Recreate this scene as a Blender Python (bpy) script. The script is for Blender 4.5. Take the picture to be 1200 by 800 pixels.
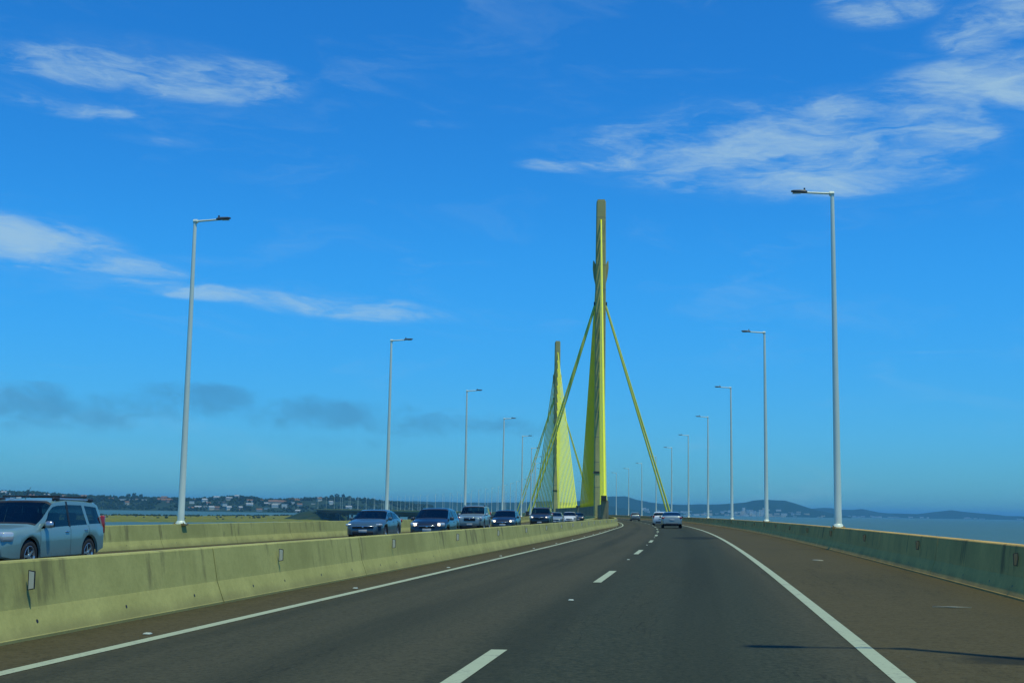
import bpy, bmesh, math, random
from mathutils import Matrix, Vector
import numpy as np
random.seed(7)
R = math.radians
scene = bpy.context.scene
C = scene.collection
for o in list(bpy.data.objects):
    bpy.data.objects.remove(o)

# ------------------------------------------------------------------ camera
EYE = 1.242
PITCH, ROLL, FPX = 0.13181, 0.01623, 1481.7
cam = bpy.data.cameras.new('camera')
cam.sensor_width = 36.0
cam.lens = FPX / 1200 * 36
cam.clip_start = 0.1
cam.clip_end = 90000
co = bpy.data.objects.new('camera', cam)
C.objects.link(co)
_r = Vector((1, 0, 0)); _u = Vector((0, -math.sin(PITCH), math.cos(PITCH))); _f = Vector((0, math.cos(PITCH), math.sin(PITCH)))
_c, _s = math.cos(ROLL), math.sin(ROLL)
X_ = _r * _c + _u * _s; Y_ = _u * _c - _r * _s; Z_ = -_f
co.matrix_world = Matrix(((X_.x, Y_.x, Z_.x, 0), (X_.y, Y_.y, Z_.y, 0), (X_.z, Y_.z, Z_.z, EYE), (0, 0, 0, 1)))
scene.camera = co

# ------------------------------------------------------------------ sun, sky, exposure
SUN_EL = R(73)
SUN_AZ = math.atan2(0.67, -0.74)        # compass angle from +Y towards +X: right and behind the camera
sd = Vector((math.sin(SUN_AZ) * math.cos(SUN_EL), math.cos(SUN_AZ) * math.cos(SUN_EL), math.sin(SUN_EL)))
sun = bpy.data.lights.new('sun', 'SUN')
sun.energy = 2.6
sun.angle = R(0.53)
sun.color = (0.97, 1.0, 0.68)
so = bpy.data.objects.new('sun', sun)
so.rotation_euler = sd.to_track_quat('Z', 'Y').to_euler()
C.objects.link(so)

scene.view_settings.view_transform = 'Standard'
scene.view_settings.look = 'None'
scene.view_settings.exposure = 0.0
scene.view_settings.gamma = 1.0
scene.view_settings.use_curve_mapping = False

world = bpy.data.worlds.new('World')
scene.world = world
world.use_nodes = True
NT = world.node_tree
NT.nodes.clear()


class G:
    """small helper to write node maths"""
    def __init__(s, nt):
        s.nt = nt

    def n(s, t, **kw):
        x = s.nt.nodes.new(t)
        for k, v in kw.items():
            setattr(x, k, v)
        return x

    def put(s, sock, v):
        if isinstance(v, bpy.types.NodeSocket):
            s.nt.links.new(v, sock)
        elif v is not None:
            sock.default_value = v

    def m(s, op, a, b=None, c=None, clamp=False):
        x = s.n('ShaderNodeMath', operation=op, use_clamp=clamp)
        s.put(x.inputs[0], a); s.put(x.inputs[1], b); s.put(x.inputs[2], c)
        return x.outputs[0]

    def mix(s, f, a, b, blend='MIX'):
        x = s.n('ShaderNodeMix', data_type='RGBA', blend_type=blend)
        s.put(x.inputs[0], f)
        for i, v in ((6, a), (7, b)):
            if isinstance(v, tuple) and len(v) == 3:
                v = (*v, 1)
            s.put(x.inputs[i], v)
        return x.outputs[2]

    def noise(s, vec, scale, detail=4, rough=.55, dist=0, lac=2.0):
        x = s.n('ShaderNodeTexNoise')
        s.put(x.inputs['Vector'], vec)
        x.inputs['Scale'].default_value = scale
        x.inputs['Detail'].default_value = detail
        x.inputs['Roughness'].default_value = rough
        x.inputs['Distortion'].default_value = dist
        x.inputs['Lacunarity'].default_value = lac
        return x.outputs['Fac']

    def ramp(s, v, a, b, lo=0.0, hi=1.0):
        x = s.n('ShaderNodeMapRange', interpolation_type='SMOOTHSTEP')
        s.put(x.inputs[0], v)
        x.inputs[1].default_value = a; x.inputs[2].default_value = b
        x.inputs[3].default_value = lo; x.inputs[4].default_value = hi
        return x.outputs[0]

    def xyz(s, x, y, z):
        k = s.n('ShaderNodeCombineXYZ')
        s.put(k.inputs[0], x); s.put(k.inputs[1], y); s.put(k.inputs[2], z)
        return k.outputs[0]

    def sep(s, v):
        k = s.n('ShaderNodeSeparateXYZ'); s.put(k.inputs[0], v)
        return k.outputs


def build_world():
    g = G(NT)
    sky = g.n('ShaderNodeTexSky', sky_type='NISHITA')
    sky.sun_disc = False
    sky.sun_elevation = SUN_EL
    sky.sun_rotation = SUN_AZ
    sky.altitude = 0
    sky.air_density = 1.0
    sky.dust_density = 0.25
    sky.ozone_density = 2.5
    hs = g.n('ShaderNodeHueSaturation')
    hs.inputs['Saturation'].default_value = 1.22
    hs.inputs['Value'].default_value = 1.0
    g.put(hs.inputs['Color'], sky.outputs[0])
    base = g.mix(1.0, hs.outputs[0], SKY_TINT, 'MULTIPLY')
    tc = g.n('ShaderNodeTexCoord')
    x, y, z = g.sep(tc.outputs['Generated'])[:3]
    az = g.m('ARCTAN2', x, y)
    el = g.m('ARCSINE', z)
    lowc = g.n('ShaderNodeCombineColor')
    for i_, k_ in enumerate((.92, .64, .76)): g.put(lowc.inputs[i_], g.ramp(el, -.02, .22, k_, 1.0))
    base = g.mix(1.0, base, lowc.outputs[0], 'MULTIPLY')
    white = [  # azimuth, elevation, half width, half height, slope, strength
        (-.345, .322, .075, .015, .0, .95), (-.245, .3215, .075, .019, .02, 1.0), (-.30, .335, .10, .02, .0, .35),
        (-.35, .2915, .065, .008, -.05, .75), (-.28, .274, .045, .005, .0, .4),
        (-.375, .190, .075, .021, -.06, 1.0), (-.315, .180, .06, .010, -.10, .9),
        (-.25, .1625, .075, .007, -.05, .9), (-.25, .186, .040, .005, .0, .35), (-.14, .156, .095, .011, -.07, .8),
        (.205, .280, .15, .038, .0, .78), (.09, .291, .085, .013, .08, .6), (.07, .272, .065, .008, .0, .75),
        (.26, .262, .11, .022, .04, .95), (.18, .257, .06, .012, .05, .7), (.36, .312, .10, .028, .12, 1.0), (.378, .361, .05, .022, .2, .9),
        (.295, .380, .05, .016, .0, .85), (.245, .306, .085, .018, .03, .75), (.108, .340, .035, .004, .0, .45),
        (.01, .366, .022, .008, -.2, .35), (.319, .122, .065, .0016, .0, .35), (.33, .29, .06, .03, .0, .8),
        (-.10, .335, .05, .005, .0, .3), (-.06, .30, .03, .004, .0, .3)]
    grey = [(-.38, .071, .055, .022, .0, .9), (-.325, .065, .05, .013, -.05, .9), (-.235, .079, .06, .014, -.1, 1.0), (-.30, .06, .04, .008, 0, .6), (-.285, .073, .06, .013, 0, .85), (.0, .064, .06, .010, 0, .6),
            (-.15, .0715, .085, .014, .0, 1.0), (-.06, .066, .07, .012, .0, .85), (-.20, .074, .06, .012, .0, .8), (.095, .072, .018, .008, .0, .5),
            (.03, .06, .04, .007, 0, .4), (.19, .068, .03, .003, -.1, .3), (.36, .08, .015, .002, -.1, .3), (-.15, .05, .08, .008, 0, .4)]

    azel = g.xyz(az, el, 0.0)

    def field(lst):
        tot = 0.0
        for (a0, e0, w, h, sl, st) in lst:
            mp = g.n('ShaderNodeMapping', vector_type='TEXTURE')
            g.put(mp.inputs[0], azel)
            mp.inputs['Location'].default_value = (a0, e0, 0)
            mp.inputs['Rotation'].default_value = (0, 0, math.atan(sl))
            mp.inputs['Scale'].default_value = (w, h, 1)
            dt = g.n('ShaderNodeVectorMath', operation='DOT_PRODUCT')
            g.put(dt.inputs[0], mp.outputs[0]); g.put(dt.inputs[1], mp.outputs[0])
            tot = g.m('MAXIMUM', g.m('MULTIPLY_ADD', dt.outputs['Value'], -.62 * st, st), tot)
        return tot
    vec = g.xyz(g.m('MULTIPLY', az, 1.0), g.m('MULTIPLY', el, 3.6), g.m('MULTIPLY', z, .0))
    warp = g.noise(vec, 11, 4, .55)
    vec2 = g.xyz(g.m('MULTIPLY_ADD', warp, .09, az), g.m('MULTIPLY_ADD', warp, -.12, g.m('MULTIPLY', el, 3.6)), 0.0)
    n1 = g.noise(vec2, 13, 8, .60, .5)
    n2 = g.noise(g.xyz(g.m('MULTIPLY_ADD', warp, .05, az), g.m('MULTIPLY', el, 5.5), 1.0), 55, 6, .68, .6)
    nn = g.m('MULTIPLY_ADD', n2, .24, g.m('MULTIPLY', n1, 1.05))
    Dw = field(white)
    aw = g.m('MULTIPLY', g.ramp(g.m('MULTIPLY_ADD', Dw, .40, nn), .70, 1.24), g.ramp(Dw, 0.0, .6))
    sheet = g.m('MULTIPLY', g.m('MULTIPLY', g.ramp(Dw, .05, .85), g.ramp(nn, .45, .85)), .42)
    aw = g.m('MAXIMUM', aw, sheet)
    # thin veil that goes on over the whole sky
    veil = g.m('MULTIPLY', g.ramp(g.noise(vec2, 6, 8, .62, .6), .50, .80), .20)
    aw = g.m('MAXIMUM', aw, veil)
    Dg = field(grey)
    vec3 = g.xyz(g.m('MULTIPLY_ADD', warp, .03, az), g.m('MULTIPLY_ADD', warp, -.05, g.m('MULTIPLY', el, 1.7)), 3.0)
    n3 = g.noise(vec3, 26, 7, .62, .3)
    ag = g.m('MULTIPLY', g.m('MULTIPLY', g.ramp(g.m('MULTIPLY_ADD', Dg, .42, n3), .58, 1.02), g.ramp(Dg, 0, .5)), .50)
    c1 = g.mix(g.m('MULTIPLY', aw, .74), base, CLOUD_W)
    c2 = g.mix(ag, c1, CLOUD_G)
    bg = g.n('ShaderNodeBackground')
    g.put(bg.inputs['Color'], c2)
    bg.inputs['Strength'].default_value = 0.1
    out = g.n('ShaderNodeOutputWorld')
    g.nt.links.new(bg.outputs[0], out.inputs[0])


SKY_TINT = (.215, 1.02, 1.57)
CLOUD_W = (4.0, 6.0, 7.2)
CLOUD_G = (.62, 2.2, 4.0)
HAZE_COL = (.22, .66, 1.0, 1)
HAZE_DENS = 9e-5
build_world()
world.cycles.sampling_method = 'MANUAL'
world.cycles.sample_map_resolution = 256
scene.cycles.volume_bounces = 0
scene.cycles.max_bounces = 6

# ------------------------------------------------------------------ alignment of the bridge
X0, PSI, E_SLOPE = 7.074, 0.15163, 0.01657
KN = [-200, 0, 100, 200, 320, 500, 800, 1400, 2000]
KV = [.00025, .00025, .00055, .00053, .0004, .00036, .00037, .00038, .00038]
_sg = np.arange(-200, 1601, 1.0)
_kk = np.interp(_sg, KN, KV)
_h = -np.concatenate([[0], np.cumsum((_kk[1:] + _kk[:-1]) / 2)])
_h = _h - np.interp(0, _sg, _h) + PSI
_X = np.concatenate([[0], np.cumsum((np.sin(_h)[1:] + np.sin(_h)[:-1]) / 2)])
_Y = np.concatenate([[0], np.cumsum((np.cos(_h)[1:] + np.cos(_h)[:-1]) / 2)])
_X = _X - np.interp(0, _sg, _X) - X0 * math.cos(PSI)
_Y = _Y - np.interp(0, _sg, _Y) + X0 * math.sin(PSI)
_sl = np.interp(_sg, [-200, 0, 80, 400, 600, 1600], [.0002, 0, -.0022, -.0022, -.0012, -.0012])
_Z = np.concatenate([[0], np.cumsum((_sl[1:] + _sl[:-1]) / 2)])
_Z = _Z - np.interp(0, _sg, _Z)
WATER = EYE - 15.0
S_END = 1420


def P(s, lat, z=0.0):
    h = float(np.interp(s, _sg, _h))
    return Vector((float(np.interp(s, _sg, _X)) + lat * math.cos(h),
                   float(np.interp(s, _sg, _Y)) - lat * math.sin(h),
                   float(np.interp(s, _sg, _Z)) + E_SLOPE * (lat - X0) + z))


def HD(s):
    return float(np.interp(s, _sg, _h))


# ------------------------------------------------------------------ mesh and object helpers
def mesh_of(name, verts, faces, mats=(), smooth=False, fmat=None, sharp=None):
    me = bpy.data.meshes.new(name)
    me.from_pydata([tuple(v) for v in verts], [], faces)
    for m in (mats if isinstance(mats, (list, tuple)) else [mats]):
        me.materials.append(m)
    if fmat:
        for p, i in zip(me.polygons, fmat):
            p.material_index = i
    if smooth:
        me.polygons.foreach_set('use_smooth', [True] * len(me.polygons))
        if sharp:
            me.set_sharp_from_angle(angle=R(sharp))
    me.update()
    return me


def link(name, me, parent=None, loc=None, rot=None, mat=None):
    o = bpy.data.objects.new(name, me)
    C.objects.link(o)
    if parent:
        o.parent = parent
    if loc is not None:
        o.location = loc
    if rot is not None:
        o.rotation_euler = rot
    if mat is not None:
        o.matrix_local = mat
    return o


def tag(o, label=None, cat=None, group=None, kind=None):
    if label: o['label'] = label
    if cat: o['category'] = cat
    if group: o['group'] = group
    if kind: o['kind'] = kind
    return o


def empty(name, loc=(0, 0, 0), rz=0):
    o = bpy.data.objects.new(name, None)
    o.empty_display_size = .2
    C.objects.link(o)
    o.location = loc
    o.rotation_euler = (0, 0, rz)
    return o


def copy_tree(o, parent=None):
    c = o.copy()
    C.objects.link(c)
    c.parent = parent
    for ch in list(o.children):
        copy_tree(ch, c)
    return c


class MB:
    def __init__(s):
        s.v = []; s.f = []; s.m = []

    def add(s, verts, faces, mi=0):
        b = len(s.v)
        s.v += [tuple(v) for v in verts]
        s.f += [tuple(i + b for i in f) for f in faces]
        s.m += [mi] * len(faces)

    def box(s, x0, x1, y0, y1, z0, z1, mi=0, M=None):
        v = [Vector((x, y, z)) for z in (z0, z1) for y in (y0, y1) for x in (x0, x1)]
        if M: v = [M @ q for q in v]
        s.add(v, [(0, 2, 3, 1), (4, 5, 7, 6), (0, 1, 5, 4), (2, 6, 7, 3), (0, 4, 6, 2), (1, 3, 7, 5)], mi)

    def tube(s, a, b, r0, r1, n=10, mi=0, caps=True):
        a = Vector(a); b = Vector(b); d = (b - a).normalized()
        u = d.orthogonal().normalized(); w = d.cross(u)
        v = []
        for p, r in ((a, r0), (b, r1)):
            for i in range(n):
                t = 2 * math.pi * i / n
                v.append(p + u * (r * math.cos(t)) + w * (r * math.sin(t)))
        f = [(i, (i + 1) % n, n + (i + 1) % n, n + i) for i in range(n)]
        if caps:
            f += [tuple(range(n - 1, -1, -1)), tuple(range(n, 2 * n))]
        s.add(v, f, mi)

    def lathe(s, prof, n=20, mi=0, axis='z'):
        v = []
        for (r, h) in prof:
            for i in range(n):
                t = 2 * math.pi * i / n
                if axis == 'z': v.append((r * math.cos(t), r * math.sin(t), h))
                else: v.append((r * math.cos(t), h, r * math.sin(t)))
        f = []
        for k in range(len(prof) - 1):
            for i in range(n):
                j = (i + 1) % n
                f.append((k * n + i, k * n + j, (k + 1) * n + j, (k + 1) * n + i))
        s.add(v, f, mi)

    def mesh(s, name, mats, smooth=False, sharp=None):
        return mesh_of(name, s.v, s.f, mats, smooth, s.m, sharp)


def rbox_mesh(name, sx, sy, sz, bev, mat, seg=2, taper=1.0):
    bm = bmesh.new()
    bmesh.ops.create_cube(bm, size=1.0)
    for v in bm.verts:
        v.co.x *= sx; v.co.y *= sy; v.co.z *= sz
        if v.co.z > 0:
            v.co.x *= taper; v.co.y *= taper
    bmesh.ops.bevel(bm, geom=bm.edges[:], offset=bev, segments=seg, affect='EDGES', profile=.5)
    me = bpy.data.meshes.new(name)
    bm.to_mesh(me); bm.free()
    me.materials.append(mat)
    me.polygons.foreach_set('use_smooth', [True] * len(me.polygons))
    return me


# ------------------------------------------------------------------ materials
def new_mat(name):
    m = bpy.data.materials.new(name)
    m.use_nodes = True
    nt = m.node_tree
    b = nt.nodes['Principled BSDF']
    return m, G(nt), b


def plain(name, col, rough=.5, metal=0.0, spec=.5, coat=0.0, var=.0, scale=3.0):
    m, g, b = new_mat(name)
    b.inputs['Roughness'].default_value = rough
    b.inputs['Metallic'].default_value = metal
    b.inputs['Specular IOR Level'].default_value = spec
    b.inputs['Coat Weight'].default_value = coat
    tc = g.n('ShaderNodeTexCoord')
    n = g.noise(tc.outputs['Object'], scale, 5, .6)
    k = var if var else .04
    lo = tuple(c * (1 - k) for c in col); hi = tuple(min(1, c * (1 + k)) for c in col)
    g.put(b.inputs['Base Color'], g.mix(n, lo, hi))
    return m


def emit(name, col, strength):
    m, g, b = new_mat(name)
    b.inputs['Base Color'].default_value = (*col, 1)
    b.inputs['Emission Color'].default_value = (*col, 1)
    b.inputs['Emission Strength'].default_value = strength
    return m


def mat_asphalt():
    m, g, b = new_mat('asphalt')
    uv = g.n('ShaderNodeUVMap'); uv.uv_map = 'UVMap'
    u, v, _ = g.sep(uv.outputs[0])          # u = metres across, v = metres along
    tc = g.n('ShaderNodeTexCoord')
    pos = tc.outputs['Object']
    fine = g.noise(pos, 38, 3, .7)
    mid = g.noise(pos, 3.0, 6, .62)
    along = g.noise(g.xyz(u, g.m('MULTIPLY', v, .04), 0.0), 1.3, 5, .6)
    blot = g.noise(g.xyz(u, g.m('MULTIPLY', v, .18), 4.0), .55, 5, .6, .4)
    au = g.m('ABSOLUTE', u)
    # traffic polish in the lanes, grit on the shoulders
    wob = g.m('MULTIPLY_ADD', g.m('SUBTRACT', mid, .5), .5, u)
    edge_r = g.ramp(wob, 8.35, 8.75)
    edge_l = g.ramp(g.m('MULTIPLY', wob, -1), -1.95, -1.4)
    far = g.ramp(wob, -9.4, -9.9)
    dust = g.m('MAXIMUM', g.m('MAXIMUM', edge_r, g.m('MULTIPLY', edge_l, g.ramp(wob, -2.8, -1.9))), far)
    right_lane = g.m('MULTIPLY', g.ramp(u, 4.6, 6.0), g.ramp(g.m('MULTIPLY', u, -1), -8.4, -7.6))
    lane = g.mix(right_lane, (.072, .068, .041), (.034, .044, .030))
    lane = g.mix(g.m('MULTIPLY', g.ramp(along, .42, .68), .40), lane, (.030, .037, .024))
    lane = g.mix(g.m('MULTIPLY', g.ramp(blot, .5, .75), .35), lane, (.066, .064, .036))
    sh = g.mix(mid, (.078, .063, .026), (.115, .088, .038))
    sh = g.mix(g.m('MULTIPLY', g.ramp(blot, .45, .7), .5), sh, (.064, .054, .024))
    base = g.mix(dust, lane, sh)
    # rusty grit close to the kerb
    grit = g.m('MULTIPLY', g.ramp(g.m('MULTIPLY_ADD', g.m('SUBTRACT', mid, .5), 1.6, u), 10.7, 11.6), .65)
    base = g.mix(grit, base, (.10, .07, .024))
    grit2 = g.m('MULTIPLY', g.m('MULTIPLY', g.ramp(g.m('MULTIPLY_ADD', g.m('SUBTRACT', mid, .5), .9, u), 1.1, .45), g.ramp(u, .1, .45)), .6)
    base = g.mix(grit2, base, (.055, .046, .016))
    base = g.mix(g.ramp(fine, .35, .75, 0, .35), base, (.085, .085, .050))
    base = g.mix(g.ramp(fine, .5, .2, 0, .45), base, (.012, .014, .010))
    grain = g.noise(pos, 17, 5, .8)
    base = g.mix(g.ramp(grain, .42, .72, 0, .8), base, g.mix(.5, base, (.11, .105, .065)))
    base = g.mix(g.ramp(grain, .52, .30, 0, .60), base, (.018, .022, .016))
    # wheel paths: two darker, smoother bands in each lane
    wp = g.m('MULTIPLY_ADD', g.m('SINE', g.m('MULTIPLY_ADD', u, 3.65, -5.3)), .5, .5)
    inl = g.m('SUBTRACT', 1.0, dust)
    base = g.mix(g.m('MULTIPLY', g.m('MULTIPLY', g.ramp(wp, .45, 1.0), inl), g.ramp(along, .3, .6, .15, .42)), base, (.024, .030, .020))
    # fine longitudinal and wandering cracks sealed with tar
    cr = g.noise(g.xyz(u, g.m('MULTIPLY', v, .09), 7.0), 1.1, 5, .65)
    crk = g.m('MULTIPLY', g.ramp(g.m('ABSOLUTE', g.m('SUBTRACT', cr, .5)), .007, .0), g.ramp(blot, .45, .6, 0, .42))
    base = g.mix(crk, base, (.010, .012, .010))
    # pole's soft shadow painted on right shoulder; old oil stain farther up right lane
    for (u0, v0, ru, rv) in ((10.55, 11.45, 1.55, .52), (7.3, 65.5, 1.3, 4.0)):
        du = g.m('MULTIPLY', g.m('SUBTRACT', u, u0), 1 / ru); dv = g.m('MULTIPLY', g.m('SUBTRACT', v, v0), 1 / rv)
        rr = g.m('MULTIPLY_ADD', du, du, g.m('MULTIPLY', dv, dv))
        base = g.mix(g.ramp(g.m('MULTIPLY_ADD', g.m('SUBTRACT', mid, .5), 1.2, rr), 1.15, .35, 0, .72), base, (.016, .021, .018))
    g.put(b.inputs['Base Color'], base)
    b.inputs['Roughness'].default_value = .95
    b.inputs['Specular IOR Level'].default_value = .12
    bp = g.n('ShaderNodeBump'); bp.inputs['Strength'].default_value = .5; bp.inputs['Distance'].default_value = .012
    g.put(bp.inputs['Height'], g.noise(pos, 60, 4, .7))
    g.put(b.inputs['Normal'], bp.outputs[0])
    return m


def mat_concrete(name, light, dark, stain=(.10, .085, .045), streak=.7, scale=1.0):
    """cast concrete: blotches, run-off streaks from the top, dirt by height of its own"""
    m, g, b = new_mat(name)
    geo = g.n('ShaderNodeNewGeometry')
    pos = geo.outputs['Position']
    x, y, z = g.sep(pos)[:3]
    blot = g.noise(pos, 1.1 * scale, 6, .62)
    fine = g.noise(pos, 14 * scale, 5, .65)
    flat = g.xyz(x, y, g.m('MULTIPLY', z, .12))
    st = g.noise(flat, 3.2 * scale, 5, .6)
    st2 = g.noise(flat, 0.55 * scale, 3, .5)
    col = g.mix(g.ramp(blot, .3, .7), dark, light)
    col = g.mix(g.ramp(fine, .3, .8, 0, .28), col, tuple(c * .6 for c in dark))
    sm = g.m('MULTIPLY', g.m('MULTIPLY', g.ramp(st, .50, .66), g.ramp(st2, .44, .58)), streak)
    tc = g.n('ShaderNodeTexCoord')
    oz = g.sep(tc.outputs['Object'])[2]
    sm = g.m('MULTIPLY', sm, g.ramp(oz, .22, .42))
    col = g.mix(sm, col, stain)
    big = g.noise(flat, .23 * scale, 4, .6)
    col = g.mix(g.m('MULTIPLY', g.ramp(big, .48, .66, 0, .5), g.ramp(oz, .2, .5)), col, tuple(c * .62 for c in dark))
    foot = g.m('MULTIPLY', g.ramp(g.m('MULTIPLY_ADD', g.m('SUBTRACT', blot, .5), .25, oz), .20, .02), .5)
    col = g.mix(foot, col, tuple(c * 1.3 for c in stain))
    pits = g.ramp(g.noise(pos, 55 * scale, 2, .5), .72, .78)
    col = g.mix(g.m('MULTIPLY', pits, .5), col, tuple(c * .5 for c in stain))
    g.put(b.inputs['Base Color'], col)
    b.inputs['Roughness'].default_value = .88
    b.inputs['Specular IOR Level'].default_value = .25
    bp = g.n('ShaderNodeBump'); bp.inputs['Strength'].default_value = .35; bp.inputs['Distance'].default_value = .01
    g.put(bp.inputs['Height'], g.m('ADD', fine, g.m('MULTIPLY', blot, .6)))
    g.put(b.inputs['Normal'], bp.outputs[0])
    return m


def mat_paint(name='road_paint', wear=.5):
    m, g, b = new_mat(name)
    geo = g.n('ShaderNodeNewGeometry')
    pos = geo.outputs['Position']
    n = g.noise(pos, 22, 5, .7)
    n2 = g.noise(pos, 2.2, 4, .6)
    w = g.ramp(g.m('MULTIPLY_ADD', n2, .5, g.m('MULTIPLY', n, .6)), .56, .72, 0, wear)
    col = g.mix(n2, (.36, .40, .24), (.46, .50, .31))
    g.put(b.inputs['Base Color'], g.mix(w, col, (.16, .15, .12)))
    b.inputs['Roughness'].default_value = .7
    return m


def mat_land(name, cols, scale, seed=0.0):
    m, g, b = new_mat(name)
    geo = g.n('ShaderNodeNewGeometry')
    pos = geo.outputs['Position']
    n = g.noise(pos, scale, 6, .65)
    n2 = g.noise(pos, scale * 5.3, 4, .6)
    c = g.mix(g.ramp(n, .35, .65), cols[0], cols[1])
    c = g.mix(g.ramp(n2, .45, .75), c, cols[2])
    g.put(b.inputs['Base Color'], c)
    b.inputs['Roughness'].default_value = .95
    b.inputs['Specular IOR Level'].default_value = .1
    return m


def mat_water():
    m, g, b = new_mat('lagoon_water')
    geo = g.n('ShaderNodeNewGeometry')
    pos = geo.outputs['Position']
    n = g.noise(pos, .004, 5, .6)
    g.put(b.inputs['Base Color'], g.mix(g.ramp(n, .35, .65), (.055, .098, .030), (.075, .112, .036)))
    b.inputs['Roughness'].default_value = .32
    b.inputs['IOR'].default_value = 1.33
    b.inputs['Specular IOR Level'].default_value = .16
    bp = g.n('ShaderNodeBump'); bp.inputs['Strength'].default_value = .9; bp.inputs['Distance'].default_value = .35
    g.put(bp.inputs['Height'], g.m('ADD', g.noise(pos, .35, 6, .65), g.m('MULTIPLY', g.noise(pos, .045, 4, .6), 2.0)))
    g.put(b.inputs['Normal'], bp.outputs[0])
    return m


def mat_car(name, col, metal=.35, rough=.32):
    m, g, b = new_mat(name)
    tc = g.n('ShaderNodeTexCoord')
    n = g.noise(tc.outputs['Object'], 2.2, 5, .6)
    z = g.sep(tc.outputs['Object'])[2]
    dirt = g.m('MULTIPLY', g.ramp(z, .62, .2), g.ramp(n, .3, .75, .15, .55))
    fl = g.noise(tc.outputs['Object'], 600, 1, .5)
    c = g.mix(g.ramp(fl, .3, .7), tuple(x * .93 for x in col), tuple(min(1, x * 1.05) for x in col))
    g.put(b.inputs['Base Color'], g.mix(dirt, c, (.13, .12, .09)))
    b.inputs['Metallic'].default_value = metal
    g.put(b.inputs['Roughness'], g.m('MULTIPLY_ADD', dirt, .4, rough))
    b.inputs['Coat Weight'].default_value = .7
    b.inputs['Coat Roughness'].default_value = .06
    return m


M = {}
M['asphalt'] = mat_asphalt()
M['paint'] = mat_paint('road_paint', .7)
M['dash'] = mat_paint('dash_paint', .6)
M['median'] = mat_concrete('median_concrete', (.51, .478, .158), (.41, .388, .122), (.17, .15, .065), .72)
M['parapet'] = mat_concrete('parapet_concrete', (.74, .46, .125), (.57, .36, .10), (.18, .12, .045), .8)
M['pylon'] = mat_concrete('pylon_concrete', (.72, .63, .24), (.56, .49, .18), (.22, .18, .09), .7, .35)
M['girder'] = mat_concrete('girder_concrete', (.26, .26, .22), (.19, .19, .16), (.10, .10, .08), .4, .3)
M['wall'] = mat_concrete('anchor_wall_concrete', (.36, .31, .16), (.25, .22, .12), (.09, .08, .05), .6, .5)
M['cable'] = plain('cable_sheath_yellow', (.92, .90, .03), .42, 0, .4, 0, .08, .6)
M['cable_t'] = plain('side_stay_sheath_yellow', (.74, .74, .09), .42, 0, .4, 0, .08, .6)
M['pole'] = plain('pole_paint', (.82, .86, .68), .45, .1, .5, 0, .10, 1.2)
M['rust'] = plain('rusty_flange', (.34, .22, .07), .8, 0, .3, 0, .4, 6)
M['lamp'] = plain('lamp_housing', (.10, .105, .10), .5, .3)
M['lens'] = plain('lamp_lens', (.35, .37, .36), .2)
M['plate_w'] = plain('reflector_white', (.66, .64, .50), .5, 0, .5, 0, .06, 9)
M['plate_d'] = plain('reflector_shaded', (.20, .18, .11), .7, 0, .3, 0, .3, 12)  # shade on the right parapet plates put into a darker colour
M['plate_b'] = plain('reflector_back', (.018, .018, .018), .6)
M['stud'] = plain('stud_white', (.50, .54, .42), .4)
M['dark'] = plain('dark_trim', (.018, .018, .02), .55)
M['anchor'] = plain('anchor_steel', (.06, .055, .04), .6, .3)
M['litter'] = plain('pale_litter', (.30, .29, .20), .8, 0, .3, 0, .15, 8)
M['water'] = mat_water()
M['marsh'] = mat_land('marsh_grass', ((.20, .185, .008), (.13, .15, .010), (.27, .23, .015)), .012)
M['hill'] = mat_land('hill_ground', ((.018, .040, .015), (.030, .055, .020), (.045, .060, .022)), .01)
M['hill_far'] = mat_land('far_hill_ground', ((.008, .034, .020), (.012, .045, .026), (.020, .052, .03)), .006)
M['leaf'] = mat_land('far_foliage', ((.010, .026, .008), (.022, .044, .012), (.036, .060, .016)), .06)
M['leaf2'] = mat_land('marsh_shrub_foliage', ((.016, .032, .010), (.028, .048, .014), (.045, .065, .02)), .2)
M['bark'] = plain('bark', (.09, .07, .05), .9)
M['h_white'] = plain('house_white', (.66, .66, .55), .8, 0, .2, 0, .1, .2)
M['h_cream'] = plain('house_cream', (.66, .56, .38), .8, 0, .2, 0, .1, .2)
M['h_pink'] = plain('house_salmon', (.42, .28, .20), .8, 0, .2, 0, .1, .2)
M['h_grey'] = plain('house_grey', (.40, .40, .38), .8, 0, .2, 0, .1, .2)
M['r_tile'] = plain('roof_tile', (.24, .13, .07), .85, 0, .2, 0, .2, .4)
M['r_grey'] = plain('roof_grey', (.42, .42, .40), .7, 0, .3, 0, .12, .3)
M['glass'] = plain('house_window_glass', (.010, .014, .018), .04, 0, .6)


def mat_carglass(name, tint):
    m = bpy.data.materials.new(name)
    m.use_nodes = True
    nt = m.node_tree
    nt.nodes.clear()
    g = G(nt)
    tr = g.n('ShaderNodeBsdfTransparent'); tr.inputs[0].default_value = (*tint, 1)
    gl = g.n('ShaderNodeBsdfGlossy'); gl.inputs['Roughness'].default_value = .03
    fr = g.n('ShaderNodeFresnel'); fr.inputs['IOR'].default_value = 1.6
    mx = g.n('ShaderNodeMixShader')
    g.put(mx.inputs[0], fr.outputs[0]); g.put(mx.inputs[1], tr.outputs[0]); g.put(mx.inputs[2], gl.outputs[0])
    out = g.n('ShaderNodeOutputMaterial')
    nt.links.new(mx.outputs[0], out.inputs[0])
    return m


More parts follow.
